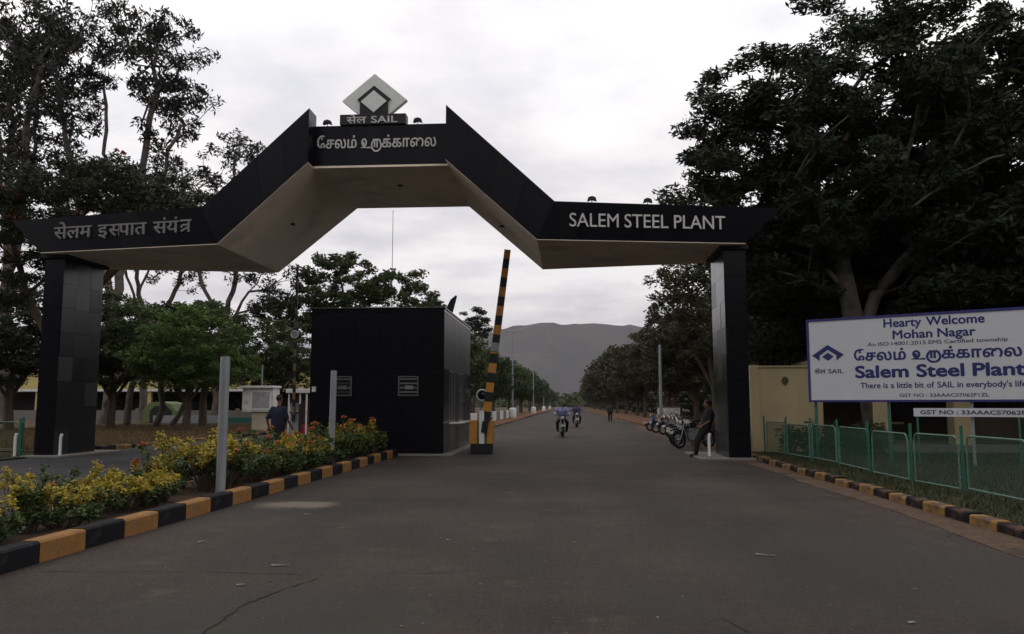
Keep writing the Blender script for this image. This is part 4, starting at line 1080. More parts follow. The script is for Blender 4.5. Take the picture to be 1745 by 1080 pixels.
for x, y, s, a, lab in RT: plant_tree('roadside_tree', lab, 'tree', (x, y, 0), d4, rz=a, scale=s, group='trees along the right side of the road')
dF = tree_data(25, [[(0, 0, 0), (.1, 0, 2), (0, .1, 4), (.2, 0, 6)]], [(0, 0, 5.0, 3.6, 3.6, 3.2, 2), (.8, 0, 3.9, 3.2, 3.0, 2.0, 1)], 80, 70, .38, .9, .16, M['bark'], M['leaf_olive'], flat=.7, aspect=.55)
rr = random.Random(40)
for k, y in enumerate(range(122, 420, 17)):
    plant_tree('roadside_tree', 'small far olive tree in the right hand row where the road narrows', 'tree', (9.6+rr.uniform(-1, 2), y, 0), dF, rz=rr.uniform(0, 6), scale=rr.uniform(1.15, 1.5), group='far trees of the right row')
dG = tree_data(26, [[(0, 0, 0), (.1, 0, 1.6), (0, .1, 3.5), (.1, 0, 5)], [(0, 0, 1.8), (.9, 0, 3.6)], [(0, 0, 1.8), (-.9, .2, 3.6)]], [(0, 0, 4.4, 2.6, 2.6, 2.3, 2), (0, 0, 3.2, 2.7, 2.7, 1.3, 1)],
               120, 80, .24, .62, .15, M['bark'], M['leaf_mid'], flat=.7, aspect=.5, shell=1.2)
LT = [(-9.3, 62, 1.15, 0, 'fresh green median tree right beside the kiosk corner'), (-10.5, 74, 1.1, 1, 'green median tree behind the raised barrier'), (-9.0, 88, 1.12, 2, 'green median tree left of the nearest street lamp'),
      (-9.4, 103, 1.15, 3, 'round green median tree just right of the nearest street lamp'), (-8.8, 122, 1.18, 4, 'green median tree between the nearest and second street lamp')]
for x, y, s, a, lab in LT: plant_tree('median_tree', lab, 'tree', (x, y, 0), dG, rz=a, scale=s, group='green trees along the left of the main road')
for k, y in enumerate(range(140, 460, 18)):
    plant_tree('median_tree', 'small far green tree in the left hand row towards the vanishing point', 'tree', (-9.2+rr.uniform(-1.5, .5), y, 0), dG, rz=rr.uniform(0, 6), scale=rr.uniform(1.15, 1.45), group='far trees of the left row')
# dark topped tree above the kiosk's right edge
dH = tree_data(27, [[(0, 0, 0), (0, 0, 4), (.1, 0, 8), (0, 0, 11)]], [(0, 0, 10.6, 2.1, 2.1, 2.2, 1), (-.6, 0, 7.6, 2.0, 2, 1.9, .7)], 70, 110, .3, .6, .17, M['bark'], M['leaf_dark'], flat=.5, aspect=.35)
plant_tree('palm_like_tree', 'slender dark tree with a rounded tuft above the right edge of the kiosk', 'tree', (-11.0, 95, 0), dH)

# tree crowning the middle of the arch opening, behind the kiosk
dC = tree_data(28, [[(0, 0, 0), (.3, 0, 3), (-.2, 0, 6), (-.8, 0, 10), (-1.5, 0, 12.5)], [(0, 0, 4), (2.5, .3, 7), (4.3, .3, 10.0)], [(0, 0, 4), (-2.8, .3, 7), (-5, .3, 8.8)]],
               [(-1.3, 0, 10.6, 3.6, 3.2, 3.0, 1.3), (3.6, 0, 9.9, 3.1, 3, 2.5, 1), (-5.0, 0, 8.6, 2.7, 3, 1.9, .8), (0, 0, 7.4, 6.2, 3.5, 1.9, 1.1), (6.2, 0, 8.3, 1.7, 2, 1.3, .25)],
               260, 125, .25, .62, .3, M['bark'], M['leaf_mid'], flat=.62, aspect=.55, shell=1.2, pull=.1)
plant_tree('canopy_tree', 'broad crowned tree showing over the kiosk roof in the arch opening', 'tree', (-20.3, 76, 0), dC, scale=1.17)

# left side
dE = tree_data(31, [[(0, 0, 0), (.4, 0, 4), (.2, 0, 9), (1.4, 0, 15), (2.2, 0, 22), (2.6, 0, 28)],
                    [(.2, 0, 9), (-2.6, 0, 15), (-4.4, .5, 21), (-5.2, 0, 26)], [(.9, 0, 12.5), (3.2, .3, 18), (4.6, .3, 22.5)], [(1.4, 0, 15), (-.6, -1, 20), (-.9, -1, 26)]],
               [(2.6, 0, 27.0, 4.2, 4, 4.2, 1.6), (-5.2, 0, 24.5, 4.4, 4, 5, 1.6), (4.4, 0, 23.0, 2.9, 3, 3.2, .7), (-1, 0, 30, 5, 4, 2.4, 1.0), (-3.5, 0, 18, 4, 3, 2.4, .6), (3.6, 0, 18.5, 2.0, 3, 1.6, .25)],
               215, 66, .42, .85, .42, M['bark_pale'], M['leaf_euca'], flat=.8, aspect=.30, droop=.8, shell=1.2, wob=.22, pull=.02)
plant_tree('eucalyptus_tree', 'tallest thin leaved eucalyptus with bare curving branches at the upper left', 'tree', (-37.3, 64.2, 0), dE, scale=1.1)
plant_tree('eucalyptus_tree', 'tall eucalyptus at the left picture edge behind the red flowering tree', 'tree', (-46.0, 64.0, 0), dE, rz=2.4, scale=1.12)
plant_tree('eucalyptus_tree', 'shorter eucalyptus standing behind the left end of the arch', 'tree', (-40.5, 76.5, 0), dE, rz=4.0, scale=.80)
dS = tree_data(32, [[(0, 0, 0), (.2, 0, 4), (.7, 0, 9), (1.7, 0, 14), (1.6, 0, 20), (1.2, 0, 25)], [(.4, 0, 7), (3.0, 0, 12), (4.9, .3, 15.5)], [(.6, 0, 8.5), (-1.6, 0, 13), (-2.6, 0, 18), (-2.2, 0, 22)], [(1.6, 0, 14), (3.4, .2, 18), (3.6, 0, 22)]],
               [(1.0, 0, 24.2, 3.2, 3, 2.9, 1.3), (-2.6, 0, 21.6, 2.6, 3, 2.6, .8), (4.2, 0, 14.3, 3.2, 3, 2.4, .9), (5.4, 0, 10.6, 2.6, 2, 2.0, .6), (-1, 0, 15.5, 3, 3, 2.4, .6)],
               150, 55, .36, .72, .33, M['bark_pale'], M['leaf_euca'], flat=.7, aspect=.35, droop=.6, wob=.22, pull=.02)
plant_tree('eucalyptus_tree', 'sparse pale branched eucalyptus seen above and below the left sloping beam', 'tree', (-32.7, 74, 0), dS)
dR = tree_data(33, [[(0, 0, 0), (.1, 0, 2.6), (-.4, 0, 4.2), (-1.6, 0, 6.2), (-2.6, 0, 9)], [(.0, 0, 3.2), (1.0, 0, 5.0), (1.7, 0, 6.6), (3.3, .2, 8.6)], [(.0, 0, 3.2), (.2, -.8, 6), (.6, -1, 9)]],
               [(0.8, 0, 9.6, 5.2, 4.4, 2.6, 2.2), (5.2, 0, 8.6, 2.6, 3, 1.3, .7), (-3.4, 0, 9.4, 3.6, 4, 2.8, 1.3), (3.0, 0, 10.6, 3.0, 3, 1.4, .5), (-1.5, .5, 6.4, 2.6, 2.4, 1.0, .35)],
               400, 150, .20, .6, .24, M['bark'], M['leaf_dark'], flat=.42, aspect=.30, shell=1.15, bloom=(M['redbloom'], .05, 40))
plant_tree('flame_tree', 'dark spreading tree with a few scarlet blossoms at the left behind the Hindi lettering', 'tree', (-21.6, 33.4, 0), dR)
dB = tree_data(34, [[(0, 0, 0), (.1, 0, 1.6), (0, 0, 3), (.1, 0, 5)], [(0, 0, 1.9), (1.3, 0, 3.6), (2, 0, 5)], [(0, 0, 1.9), (-1.3, 0, 3.6), (-2, 0, 5)]],
               [(0, 0, 5.1, 3.3, 3, 2.7, 2), (-1.4, 0, 4.0, 2.6, 2.6, 1.6, .8), (1.6, 0, 3.9, 2.7, 2.6, 1.7, .8)],
               200, 120, .22, .58, .2, M['bark'], M['leaf_bright'], flat=.5, aspect=.4, shell=1.2)
plant_tree('neem_tree', 'round fresh green tree on the dry ground right of the left gate pillar', 'tree', (-22.0, 46.2, 0), dB, scale=.96)
dB2 = [(n_, (m_ if n_ != 'crown' else None)) for n_, m_ in dB]
cr = dB[1][1].copy(); cr.materials.clear(); cr.materials.append(M['leaf_mid']); dB2 = [('trunk', dB[0][1]), ('crown', cr)]
crd = dB[1][1].copy(); crd.materials.clear(); crd.materials.append(M['leaf_dark']); dB3 = [('trunk', dB[0][1]), ('crown', crd)]
LL = [('neem_tree', 'mid green tree just right of the left pillar, behind the leaning trunks', -29.0, 50.5, 1.12, 1.0, dB2), ('neem_tree', 'mid green tree behind the bright green one, left of the steel post', -25.0, 55, 1.12, 2.2, dB2),
      ('neem_tree', 'mid green tree behind the steel post and notice cabinet', -24.2, 66, 1.1, 3.0, dB2), ('neem_tree', 'dark tree hidden mostly by the left gate pillar', -32.5, 46, 1.1, 4.4, dB3)]
for nm, lab, x, y, s, a, dd_ in LL: plant_tree(nm, lab, 'tree', (x, y, 0), dd_, rz=a, scale=s)
FL = [(-27, 108, 1.25), (-34, 116, 1.3), (-21, 122, 1.35), (-42, 120, 1.3), (-30, 140, 1.5), (-50, 112, 1.4), (-16.5, 112, 1.15), (-18, 150, 1.5), (-25, 165, 1.6), (-60, 120, 1.5), (-70, 125, 1.5), (-13.5, 70, .95)]
for k, (x, y, s) in enumerate(FL):
    plant_tree('neem_tree', 'hazy mid green tree in the distant row left of the kiosk', 'tree', (x, y, 0), dB2 if k != 11 else dB3, rz=k*1.3, scale=s, group='distant trees left of the kiosk')
# leaning bare trunks among the trees on the left
for k, (x, y, pts, r, lab) in enumerate([(-31.5, 57, [(0, 0, 0), (.1, 0, 1.6), (.5, 0, 3.6), (.6, 0, 6)], .22, 'pale straight bare trunk just right of the left pillar'),
                                      (-28.6, 55.5, [(0, 0, 0), (.5, 0, 1.2), (.2, 0, 3.4), (.7, 0, 5.8)], .2, 'pale crooked trunk second from the left pillar'),
                                      (-28.2, 57, [(0, 0, 0), (1.0, 0, 1.8), (2.4, 0, 4.4), (3, 0, 6)], .17, 'trunk leaning to the right behind the crooked one'),
                                      (-33.5, 58.5, [(0, 0, 0), (-.5, 0, 1.6), (.6, 0, 3.4), (1.2, 0, 6)], .2, 'dark leaning trunk at the edge of the left pillar')]):
    dT = tree_data(50+k, [pts], [(pts[-1][0], 0, 7.0, 2.4, 2, 1.6, 1)], 34, 70, .26, .6, r, M['bark_pale'], M['leaf_dark'], flat=.6, aspect=.4)
    plant_tree('slender_tree', lab, 'tree', (x, y, 0), dT)
# unseen wood behind the photographer, raised and thickened to darken the granite's reflections
rs = np.random.RandomState(8)
cen = np.stack([rs.uniform(-80, 80, 1500), rs.uniform(-60, -30, 1500), rs.uniform(1, 20, 1500)], 1)
V, t_ = leaves(rs, cen, np.full(1500, 2.4), 34, 1.6, .8, .7, .2)
link('unseen_woodland', arr_mesh('unseen_woodland', V, 4, M['leaf_dark'], t_), kind='stuff')
# far tree belt at the foot of the hills
cen = np.stack([rs.uniform(-420, 420, 1500), rs.uniform(470, 900, 1500), rs.uniform(1, 7.5, 1500)], 1)
V, t_ = leaves(rs, cen, np.full(1500, 5.0), 26, 3.2, .7, .7, .2)
link('far_woodland', arr_mesh('far_woodland', V, 4, M['leaf_mid'], t_), kind='stuff')
cen = np.concatenate([np.stack([rs.uniform(13, 60, 420), rs.uniform(62, 130, 420), rs.uniform(.3, 4.5, 420)], 1), np.stack([rs.uniform(-60, -17, 300), rs.uniform(98, 120, 300), rs.uniform(.3, 3.5, 300)], 1), np.stack([rs.uniform(14, 36, 500), rs.uniform(110, 420, 500), rs.uniform(.2, 3.0, 500)], 1)])
V, t_ = leaves(rs, cen, np.full(len(cen), 2.0), 60, .8, .7, .6, .2)
link('undergrowth', arr_mesh('undergrowth', V, 4, M['leaf_dark'], t_), kind='stuff')
# scrub behind the lawn on the right and at the verge ends
cen = np.stack([rs.uniform(6.6, 9.4, 60), rs.uniform(24.6, 26.6, 60), rs.uniform(.1, .8, 60)], 1)
V, t_ = leaves(rs, cen, np.full(60, .35), 60, .12, .8, .5, .1)
tag(link('fence_bush', arr_mesh('fence_bush', V, 4, M['leaf_mid'], t_)), 'low dark bush at the foot of the cream wall behind the fence', 'bush')

# ------------------------------------------------------------------ shrubs in the planting bed
def shrub_data(seed, yellow, h, r, nfl):
    rs = np.random.RandomState(seed)
    nc = 44; cs = []
    for k in range(nc):
        a = rs.uniform(0, 2*math.pi); q = rs.random()**.5; z = h*(.28 + .72*rs.random()*(1-.35*q*q))*(1.32 if k < 4 else 1)
        cs.append((r*q*math.cos(a), r*q*math.sin(a), z))
    cs = np.array(cs); mb = MB()
    for c in cs:
        mb.tube([(0.3*c[0]+rs.normal()*.02, .3*c[1]+rs.normal()*.02, -.02), (c[0]*.8, c[1]*.8, c[2]*.6), tuple(c)], [.010, .007, .004], 4, caps=False)
    parts = [('stems', mb.mesh('stems', M['bark'], True))]
    top = cs[:, 2] > h*.56
    def rosettes(C, n, size):
        V = []; T = []
        for c in C:
            up = np.array([c[0]*.6, c[1]*.6, h*.7]); up /= np.linalg.norm(up)
            for k in range(n):
                a = rs.uniform(0, 2*math.pi); e = rs.uniform(-.25, 1.0)
                d = np.array([math.cos(a)*math.cos(e), math.sin(a)*math.cos(e), math.sin(e)]) + up*.25; d /= np.linalg.norm(d)
                s = np.cross(d, up+rs.normal(size=3)*.3); s /= np.linalg.norm(s)
                L = size*rs.uniform(.7, 1.3); w = L*.30
                o = c + rs.normal(size=3)*.035 - up*rs.uniform(0, .09); sag = np.array([0, 0, -L*.18])
                m = o + d*L*.5; t = o + d*L + sag; fold = np.cross(s, d)*w*.25
                tt = np.clip(.45 + rs.normal()*.22 + (c[2]/h-.6)*.2, 0, 1)
                V += [o, m + s*w + fold, t, m]; T.append(tt)
                V += [o, m, t, m - s*w + fold]; T.append(tt)
        return np.array(V), np.array(T)
    if yellow > .02:
        ys = top & (rs.random(nc) < yellow)
    else: ys = np.zeros(nc, bool)
    if ys.any():
        V, T = rosettes(cs[ys], 34, .072); parts.append(('yellow_foliage', arr_mesh('yellow_foliage', V, 4, M['shrub_y'], T)))
    V, T = rosettes(cs[~ys], 32, .075); parts.append(('green_foliage', arr_mesh('green_foliage', V, 4, M['shrub_g'], T)))
    if nfl:
        for q_ in cs[top][:nfl] + np.array([0, 0, .05]):
            V, t = leaves(rs, q_[None, :], np.array([.06]), 40, .04, .7, .8, -.2)
            parts.append(('flower_cluster', arr_mesh('flower_cluster', V, 4, M['flower'], t)))
    return parts
kinds = [shrub_data(1, .95, .62, .42, 1), shrub_data(2, .9, .70, .40, 0), shrub_data(3, .8, .62, .45, 2), shrub_data(4, .55, .70, .42, 3), shrub_data(5, .30, .75, .45, 4), shrub_data(6, .12, .72, .46, 0), shrub_data(7, .75, .95, .34, 1)]
rr = random.Random(77)
desc = ['rounded golden yellow shrub', 'full yellow leaved shrub', 'yellow shrub with pink red flowers', 'half green, half yellow flowering shrub', 'green shrub with orange red flower heads', 'plain dark green shrub', 'taller upright yellow shrub']
ones = ['', 'first', 'second', 'third', 'fourth', 'fifth', 'sixth', 'seventh', 'eighth', 'ninth', 'tenth', 'eleventh', 'twelfth', 'thirteenth', 'fourteenth', 'fifteenth', 'sixteenth', 'seventeenth', 'eighteenth', 'nineteenth', 'twentieth']
ORD = ones[1:] + ['twenty-' + w for w in ones[1:10]] + ['thirtieth'] + ['thirty-' + w for w in ones[1:10]]
ys_ = [3.6+.62*i for i in range(33)]
for i, y in enumerate(ys_):
    for row, x in enumerate((-5.75, -6.4)):
        f_ = (y-3)/21
        if row == 1 and i % 2: continue
        if row == 0 and abs(y-12.45) < .32: continue
        if f_ < .38: k = rr.choice([0, 1, 2, 2, 0, 1, 6] if row == 0 else [3, 5, 1])
        elif f_ < .55: k = rr.choice([1, 3, 0, 6, 3])
        else: k = rr.choice([3, 4, 5, 5, 4, 3])
        hs = (.74 + .40*f_)*rr.uniform(.86, 1.1)
        if 8.4 < y < 12.2: hs *= .84
        if 13.2 < y < 14.4: k = 6; hs *= 1.05
        n_ = i if row == 0 else i//2
        lab = '%s, %s from the picture edge %s' % (desc[k], ORD[n_], 'along the painted kerb' if row == 0 else 'in the back row')
        t = plant_tree('shrub', lab, 'shrub', (x+rr.uniform(-.12, .12), y+rr.uniform(-.12, .12), .12), kinds[k], rz=rr.uniform(0, 6.28), scale=(hs*1.05, hs*1.05, hs), group='croton shrubs in the planting bed')

# ------------------------------------------------------------------ grass and litter
def blades(name, n, xr, yr, z, h, m, seed, power=1.0):
    rs = np.random.RandomState(seed)
    x = rs.uniform(*xr, n); y = yr[0] + (yr[1]-yr[0])*rs.random(n)**power
    cl = rs.normal(size=(n//14+1, 2))*1.0; 
    P = np.stack([x, y, np.full(n, z)], 1); a = rs.uniform(0, 6.28, n); L = h*rs.uniform(.4, 1.3, n)
    w = np.stack([np.cos(a), np.sin(a), np.zeros(n)], 1)*(L*.12)[:, None]
    lean = np.stack([rs.normal(size=n)*.4, rs.normal(size=n)*.4, np.ones(n)], 1)*L[:, None]
    V = np.stack([P-w, P+w, P+lean], 1).reshape(-1, 3)
    return link(name, arr_mesh(name, V, 3, m, rs.random(n)), kind='stuff')
blades('lawn_grass', 60000, (5.35, 17), (6, 25.5), .06, .085, M['grassblade'], 1, 1.1)
blades('dry_grass', 50000, (-34, -15.8), (26, 60), .03, .12, M['drygrass'], 2, 1.6)
rs = np.random.RandomState(12)
def litter(name, n, xr, yr, size, m, seed):
    rs = np.random.RandomState(seed)
    P = np.stack([rs.uniform(*xr, n), rs.uniform(*yr, n), np.full(n, .012)], 1)
    V, t = leaves(rs, P, np.full(n, .004), 1, size, .3, .6, 0)
    V = V.reshape(-1, 4, 3); V[:, :, 2] = .006 + np.abs(V[:, :, 2]-.012)*.25; V = V.reshape(-1, 3)
    return link(name, arr_mesh(name, V, 4, m, t), kind='stuff')
litter('fallen_leaves', 260, (4.3, 5.05), (7, 25), .05, M['drygrass'], 3)
litter('road_litter', 90, (-5.0, 4.6), (5, 26), .045, M['drygrass'], 4)
for i, (x, y, L, a, lab) in enumerate([(-2.72, 7.75, .11, .3, 'pale twig like scrap beside the forked crack'), (-4.05, 9.0, .07, 1.2, 'white paper scrap near the left kerb'), (1.95, 8.6, .13, -.3, 'thin white strip lying on the right half of the road'),
                                   (2.35, 6.05, .035, .4, 'small white bit near the lower right of the road'), (-2.75, 6.9, .05, .6, 'white scrap left of the crack'), (-3.6, 11.3, .06, .2, 'white scrap near the cement smear'), (-1.35, 9.3, .035, .2, 'tiny white bit in the middle left of the road')]):
    L *= .72; o = MB().hexa([(-L, -.012, 0), (L, -.016, 0), (L, .014, 0), (-L, .010, 0)], [(-L, -.012, .008), (L*.9, -.016, .014), (L, .014, .006), (-L, .010, .01)]).build('paper_scrap', M['paper'], loc=(x, y, .003))
    o.rotation_euler.z = a; tag(o, lab, 'litter')

# ------------------------------------------------------------------ people
def cap(mb, p, q, r1, r2, n=12):
    p, q = Vector(p), Vector(q); d = q-p; L = d.length; d.normalize(); pts = []; rad = []
    for t in (90, 60, 30): a = R(t); pts.append(p - d*r1*math.sin(a)); rad.append(max(.001, r1*math.cos(a)))
    pts += [p, q]; rad += [r1, r2]
    for t in (30, 60, 90): a = R(t); pts.append(q + d*r2*math.sin(a)); rad.append(max(.001, r2*math.cos(a)))
    mb.tube(pts, rad, n)
def fuse(mb, name, m, voxel, ratio=None, parent=None, smooth_it=4):
    me = mb.mesh(name, m); o = bpy.data.objects.new(name, me); COL.objects.link(o)
    r = o.modifiers.new('remesh', 'REMESH'); r.mode = 'VOXEL'; r.voxel_size = voxel; r.use_smooth_shade = True
    s = o.modifiers.new('smooth', 'SMOOTH'); s.factor = .5; s.iterations = smooth_it
    if ratio: d_ = o.modifiers.new('dec', 'DECIMATE'); d_.ratio = ratio
    bpy.context.view_layer.update()
    m2 = bpy.data.meshes.new_from_object(o.evaluated_get(bpy.context.evaluated_depsgraph_get()))
    m2.name = name; bpy.data.objects.remove(o)
    if not m2.materials: m2.materials.append(m)
    m2.polygons.foreach_set('use_smooth', [True]*len(m2.polygons))
    return link(name, m2, parent)
def person(label, loc, rz, J, shirt, trousers, shoes=None, sleeve=.55, face=(0, -1, 0)):
    """J: joints; the figure faces -Y; one continuous body, clothes over it"""
    t = thing('person', label, 'person', loc, rz)
    V3 = lambda k: Vector(J[k])
    b = MB()
    cap(b, V3('pelvis'), V3('chest'), .115, .12, 14); cap(b, V3('chest') + Vector((-.10, 0, .03)), V3('chest') + Vector((.10, 0, .03)), .10, .10)
    cap(b, V3('chest'), V3('neck'), .09, .055); cap(b, V3('neck'), V3('head') - Vector((0, 0, .05)), .052, .055)
    h = V3('head'); b.ball(h, (.076, .094, .112), 14, 10); f = Vector(face).normalized(); sd = f.cross(Vector((0, 0, 1)))
    b.ball(h + f*.035 + Vector((0, 0, -.06)), (.052, .055, .055), 12, 8)
    cap(b, h + f*.085 + Vector((0, 0, .01)), h + f*.107 + Vector((0, 0, -.025)), .010, .015, 8)
    for s in (-1, 1): b.ball(h + sd*s*.078 + Vector((0, 0, -.01)), (.012, .022, .032), 8, 6)
    for s, L in ((1, 'l'), (-1, 'r')):
        sh, el, wr = V3('sh'+L), V3('el'+L), V3('wr'+L); hp, kn, an, to = V3('hp'+L), V3('kn'+L), V3('an'+L), V3('to'+L)
        cap(b, V3('chest') + Vector((0, 0, .05)), sh, .07, .058); cap(b, sh, el, .052, .040); cap(b, el, wr, .040, .026)
        d = (wr-el).normalized(); side = d.cross(Vector((0, 1, 0))); side = side.normalized() if side.length > .1 else Vector((1, 0, 0)); pn = d.cross(side).normalized()
        palm = wr + d*.075; cap(b, wr, palm, .026, .034)
        for k in range(4):
            base = palm + side*(k-1.5)*.020 + d*.01; L1 = (.038, .043, .040, .032)[k]; mid = base + d*L1 + pn*.006; cap(b, base, mid, .0105, .0098, 6); cap(b, mid, mid + d*L1*.6 + pn*.022, .0098, .0085, 6)
        th = wr + d*.03 + side*.028; cap(b, th, th + side*.030 + d*.030, .012, .011, 6); cap(b, th + side*.030 + d*.030, th + side*.034 + d*.060 + pn*.012, .011, .0095, 6)
        cap(b, V3('pelvis'), hp, .11, .095); cap(b, hp, kn, .085, .056); cap(b, kn, an, .054, .036); cap(b, an, to, .04, .032)
    body = fuse(b, 'body', M['skin'], .0125, .35, t, 3)
    b = MB(); c, p = V3('chest'), V3('pelvis')
    for w_ in (-.075, 0, .075): cap(b, p + Vector((w_*1.05, 0, .0)), c + Vector((w_*1.2, 0, .02)), .14 if w_ else .15, .14 if w_ else .155, 14)
    cap(b, c, V3('neck') - Vector((0, 0, .03)), .11, .075)
    for L in 'lr':
        sh, el, wr = V3('sh'+L), V3('el'+L), V3('wr'+L)
        cap(b, c + Vector((0, 0, .05)), sh, .09, .075); cap(b, sh, sh.lerp(el, min(1, sleeve*1.6)), .072, .062)
        if sleeve > .6: cap(b, el, el.lerp(wr, (sleeve-.6)/.4), .056, .042)
    fuse(b, 'shirt', shirt, .018, .5, t)
    b = MB()
    for L in 'lr':
        hp, kn, an = V3('hp'+L), V3('kn'+L), V3('an'+L)
        cap(b, p, hp, .135, .115); cap(b, hp, kn, .108, .078); cap(b, kn, kn.lerp(an, .93), .078, .062)
    fuse(b, 'trousers', trousers, .018, .5, t)
    b = MB()
    for L in 'lr':
        an, to = V3('an'+L), V3('to'+L); cap(b, an + Vector((0, 0, -.02)), to, .048, .040)
    fuse(b, 'shoes', M['rubber'], .014, .6, t)
    b = MB(); b.ball(h - f*.012 + Vector((0, 0, .028)), (.085, .102, .098), 14, 8); hm_ = b.v
    b.v = [tuple(Vector(q) if (Vector(q)-h).dot(f) < .045 or q[2] > h.z+.06 else Vector(q) - f*.06) for q in b.v]
    b.build('hair', M['hair'], t, smooth=True)
    for s in (-1, 1): MB().ball(h + f*.088 + sd*s*.030 + Vector((0, 0, .018)), .009, 8, 6).build('eye', M['black'], t)
    MB().box(-.024, .024, -.004, .004, -.003, .003).build('mouth', M['darkwall'], t, loc=tuple(h + f*.093 + Vector((0, 0, -.062))))
    return t
cl_navy = mat('navy_shirt_cloth', (.010, .012, .024), rough=.9, var=.2, scale=5)
cl_black = mat('black_cloth', (.010, .010, .012), rough=.95, var=.2, scale=5)
cl_blue = mat('pale_blue_shirt_cloth', (.24, .25, .42), rough=.9, var=.15, scale=6)
cl_plum = mat('dark_violet_cloth', (.07, .06, .12), rough=.9, var=.2, scale=6)
def standing(l=0.0, r=0.0, arm=0.12):
    return dict(pelvis=(0, 0, .95), chest=(0, -.02, 1.27), neck=(0, -.01, 1.46), head=(0, -.03, 1.63),
                shl=(.19, 0, 1.40), ell=(.27, .02+arm, 1.13), wrl=(.27, -.08+arm, .88), shr=(-.19, 0, 1.40), elr=(-.27, .02-arm*.3, 1.13), wrr=(-.27, -.12-arm, .90),
                hpl=(.09, 0, .92), knl=(.10, -.05-l, .50), anl=(.10, .02-l*1.6, .08), tol=(.11, -.13-l*1.6, .05), hpr=(-.09, 0, .92), knr=(-.10, -.05-r, .50), anr=(-.10, .02-r*1.6, .08), tor=(-.11, -.13-r*1.6, .05))
person('man in dark blue shirt and black trousers walking away on the left road', (-7.74, 21.6, 0), R(180-20), dict(standing(.10, -.10), head=(0, -.03, 1.66)), cl_navy, cl_black)
person('small figure in dark clothes walking on the right side of the far road', (3.62, 73.8, 0), R(180), standing(.12, -.12), mat('olive_dark_cloth', (.03, .035, .03)), cl_black)
lean = dict(pelvis=(0, .10, .86), chest=(0, .22, 1.18), neck=(0, .22, 1.37), head=(0, .16, 1.52),
            shl=(.19, .22, 1.32), ell=(.25, .16, 1.05), wrl=(.14, -.02, .92), shr=(-.19, .22, 1.32), elr=(-.25, .16, 1.05), wrr=(-.12, -.04, .92),
            hpl=(.09, .08, .84), knl=(.11, -.16, .48), anl=(.12, -.26, .09), tol=(.13, -.40, .05), hpr=(-.09, .08, .84), knr=(-.11, -.12, .48), anr=(-.10, -.16, .09), tor=(-.10, -.32, .05))
person('man in black clothes leaning back against the step of the right gate pillar', (3.86, 24.5, 0.0), R(-80), lean, cl_black, cl_black)

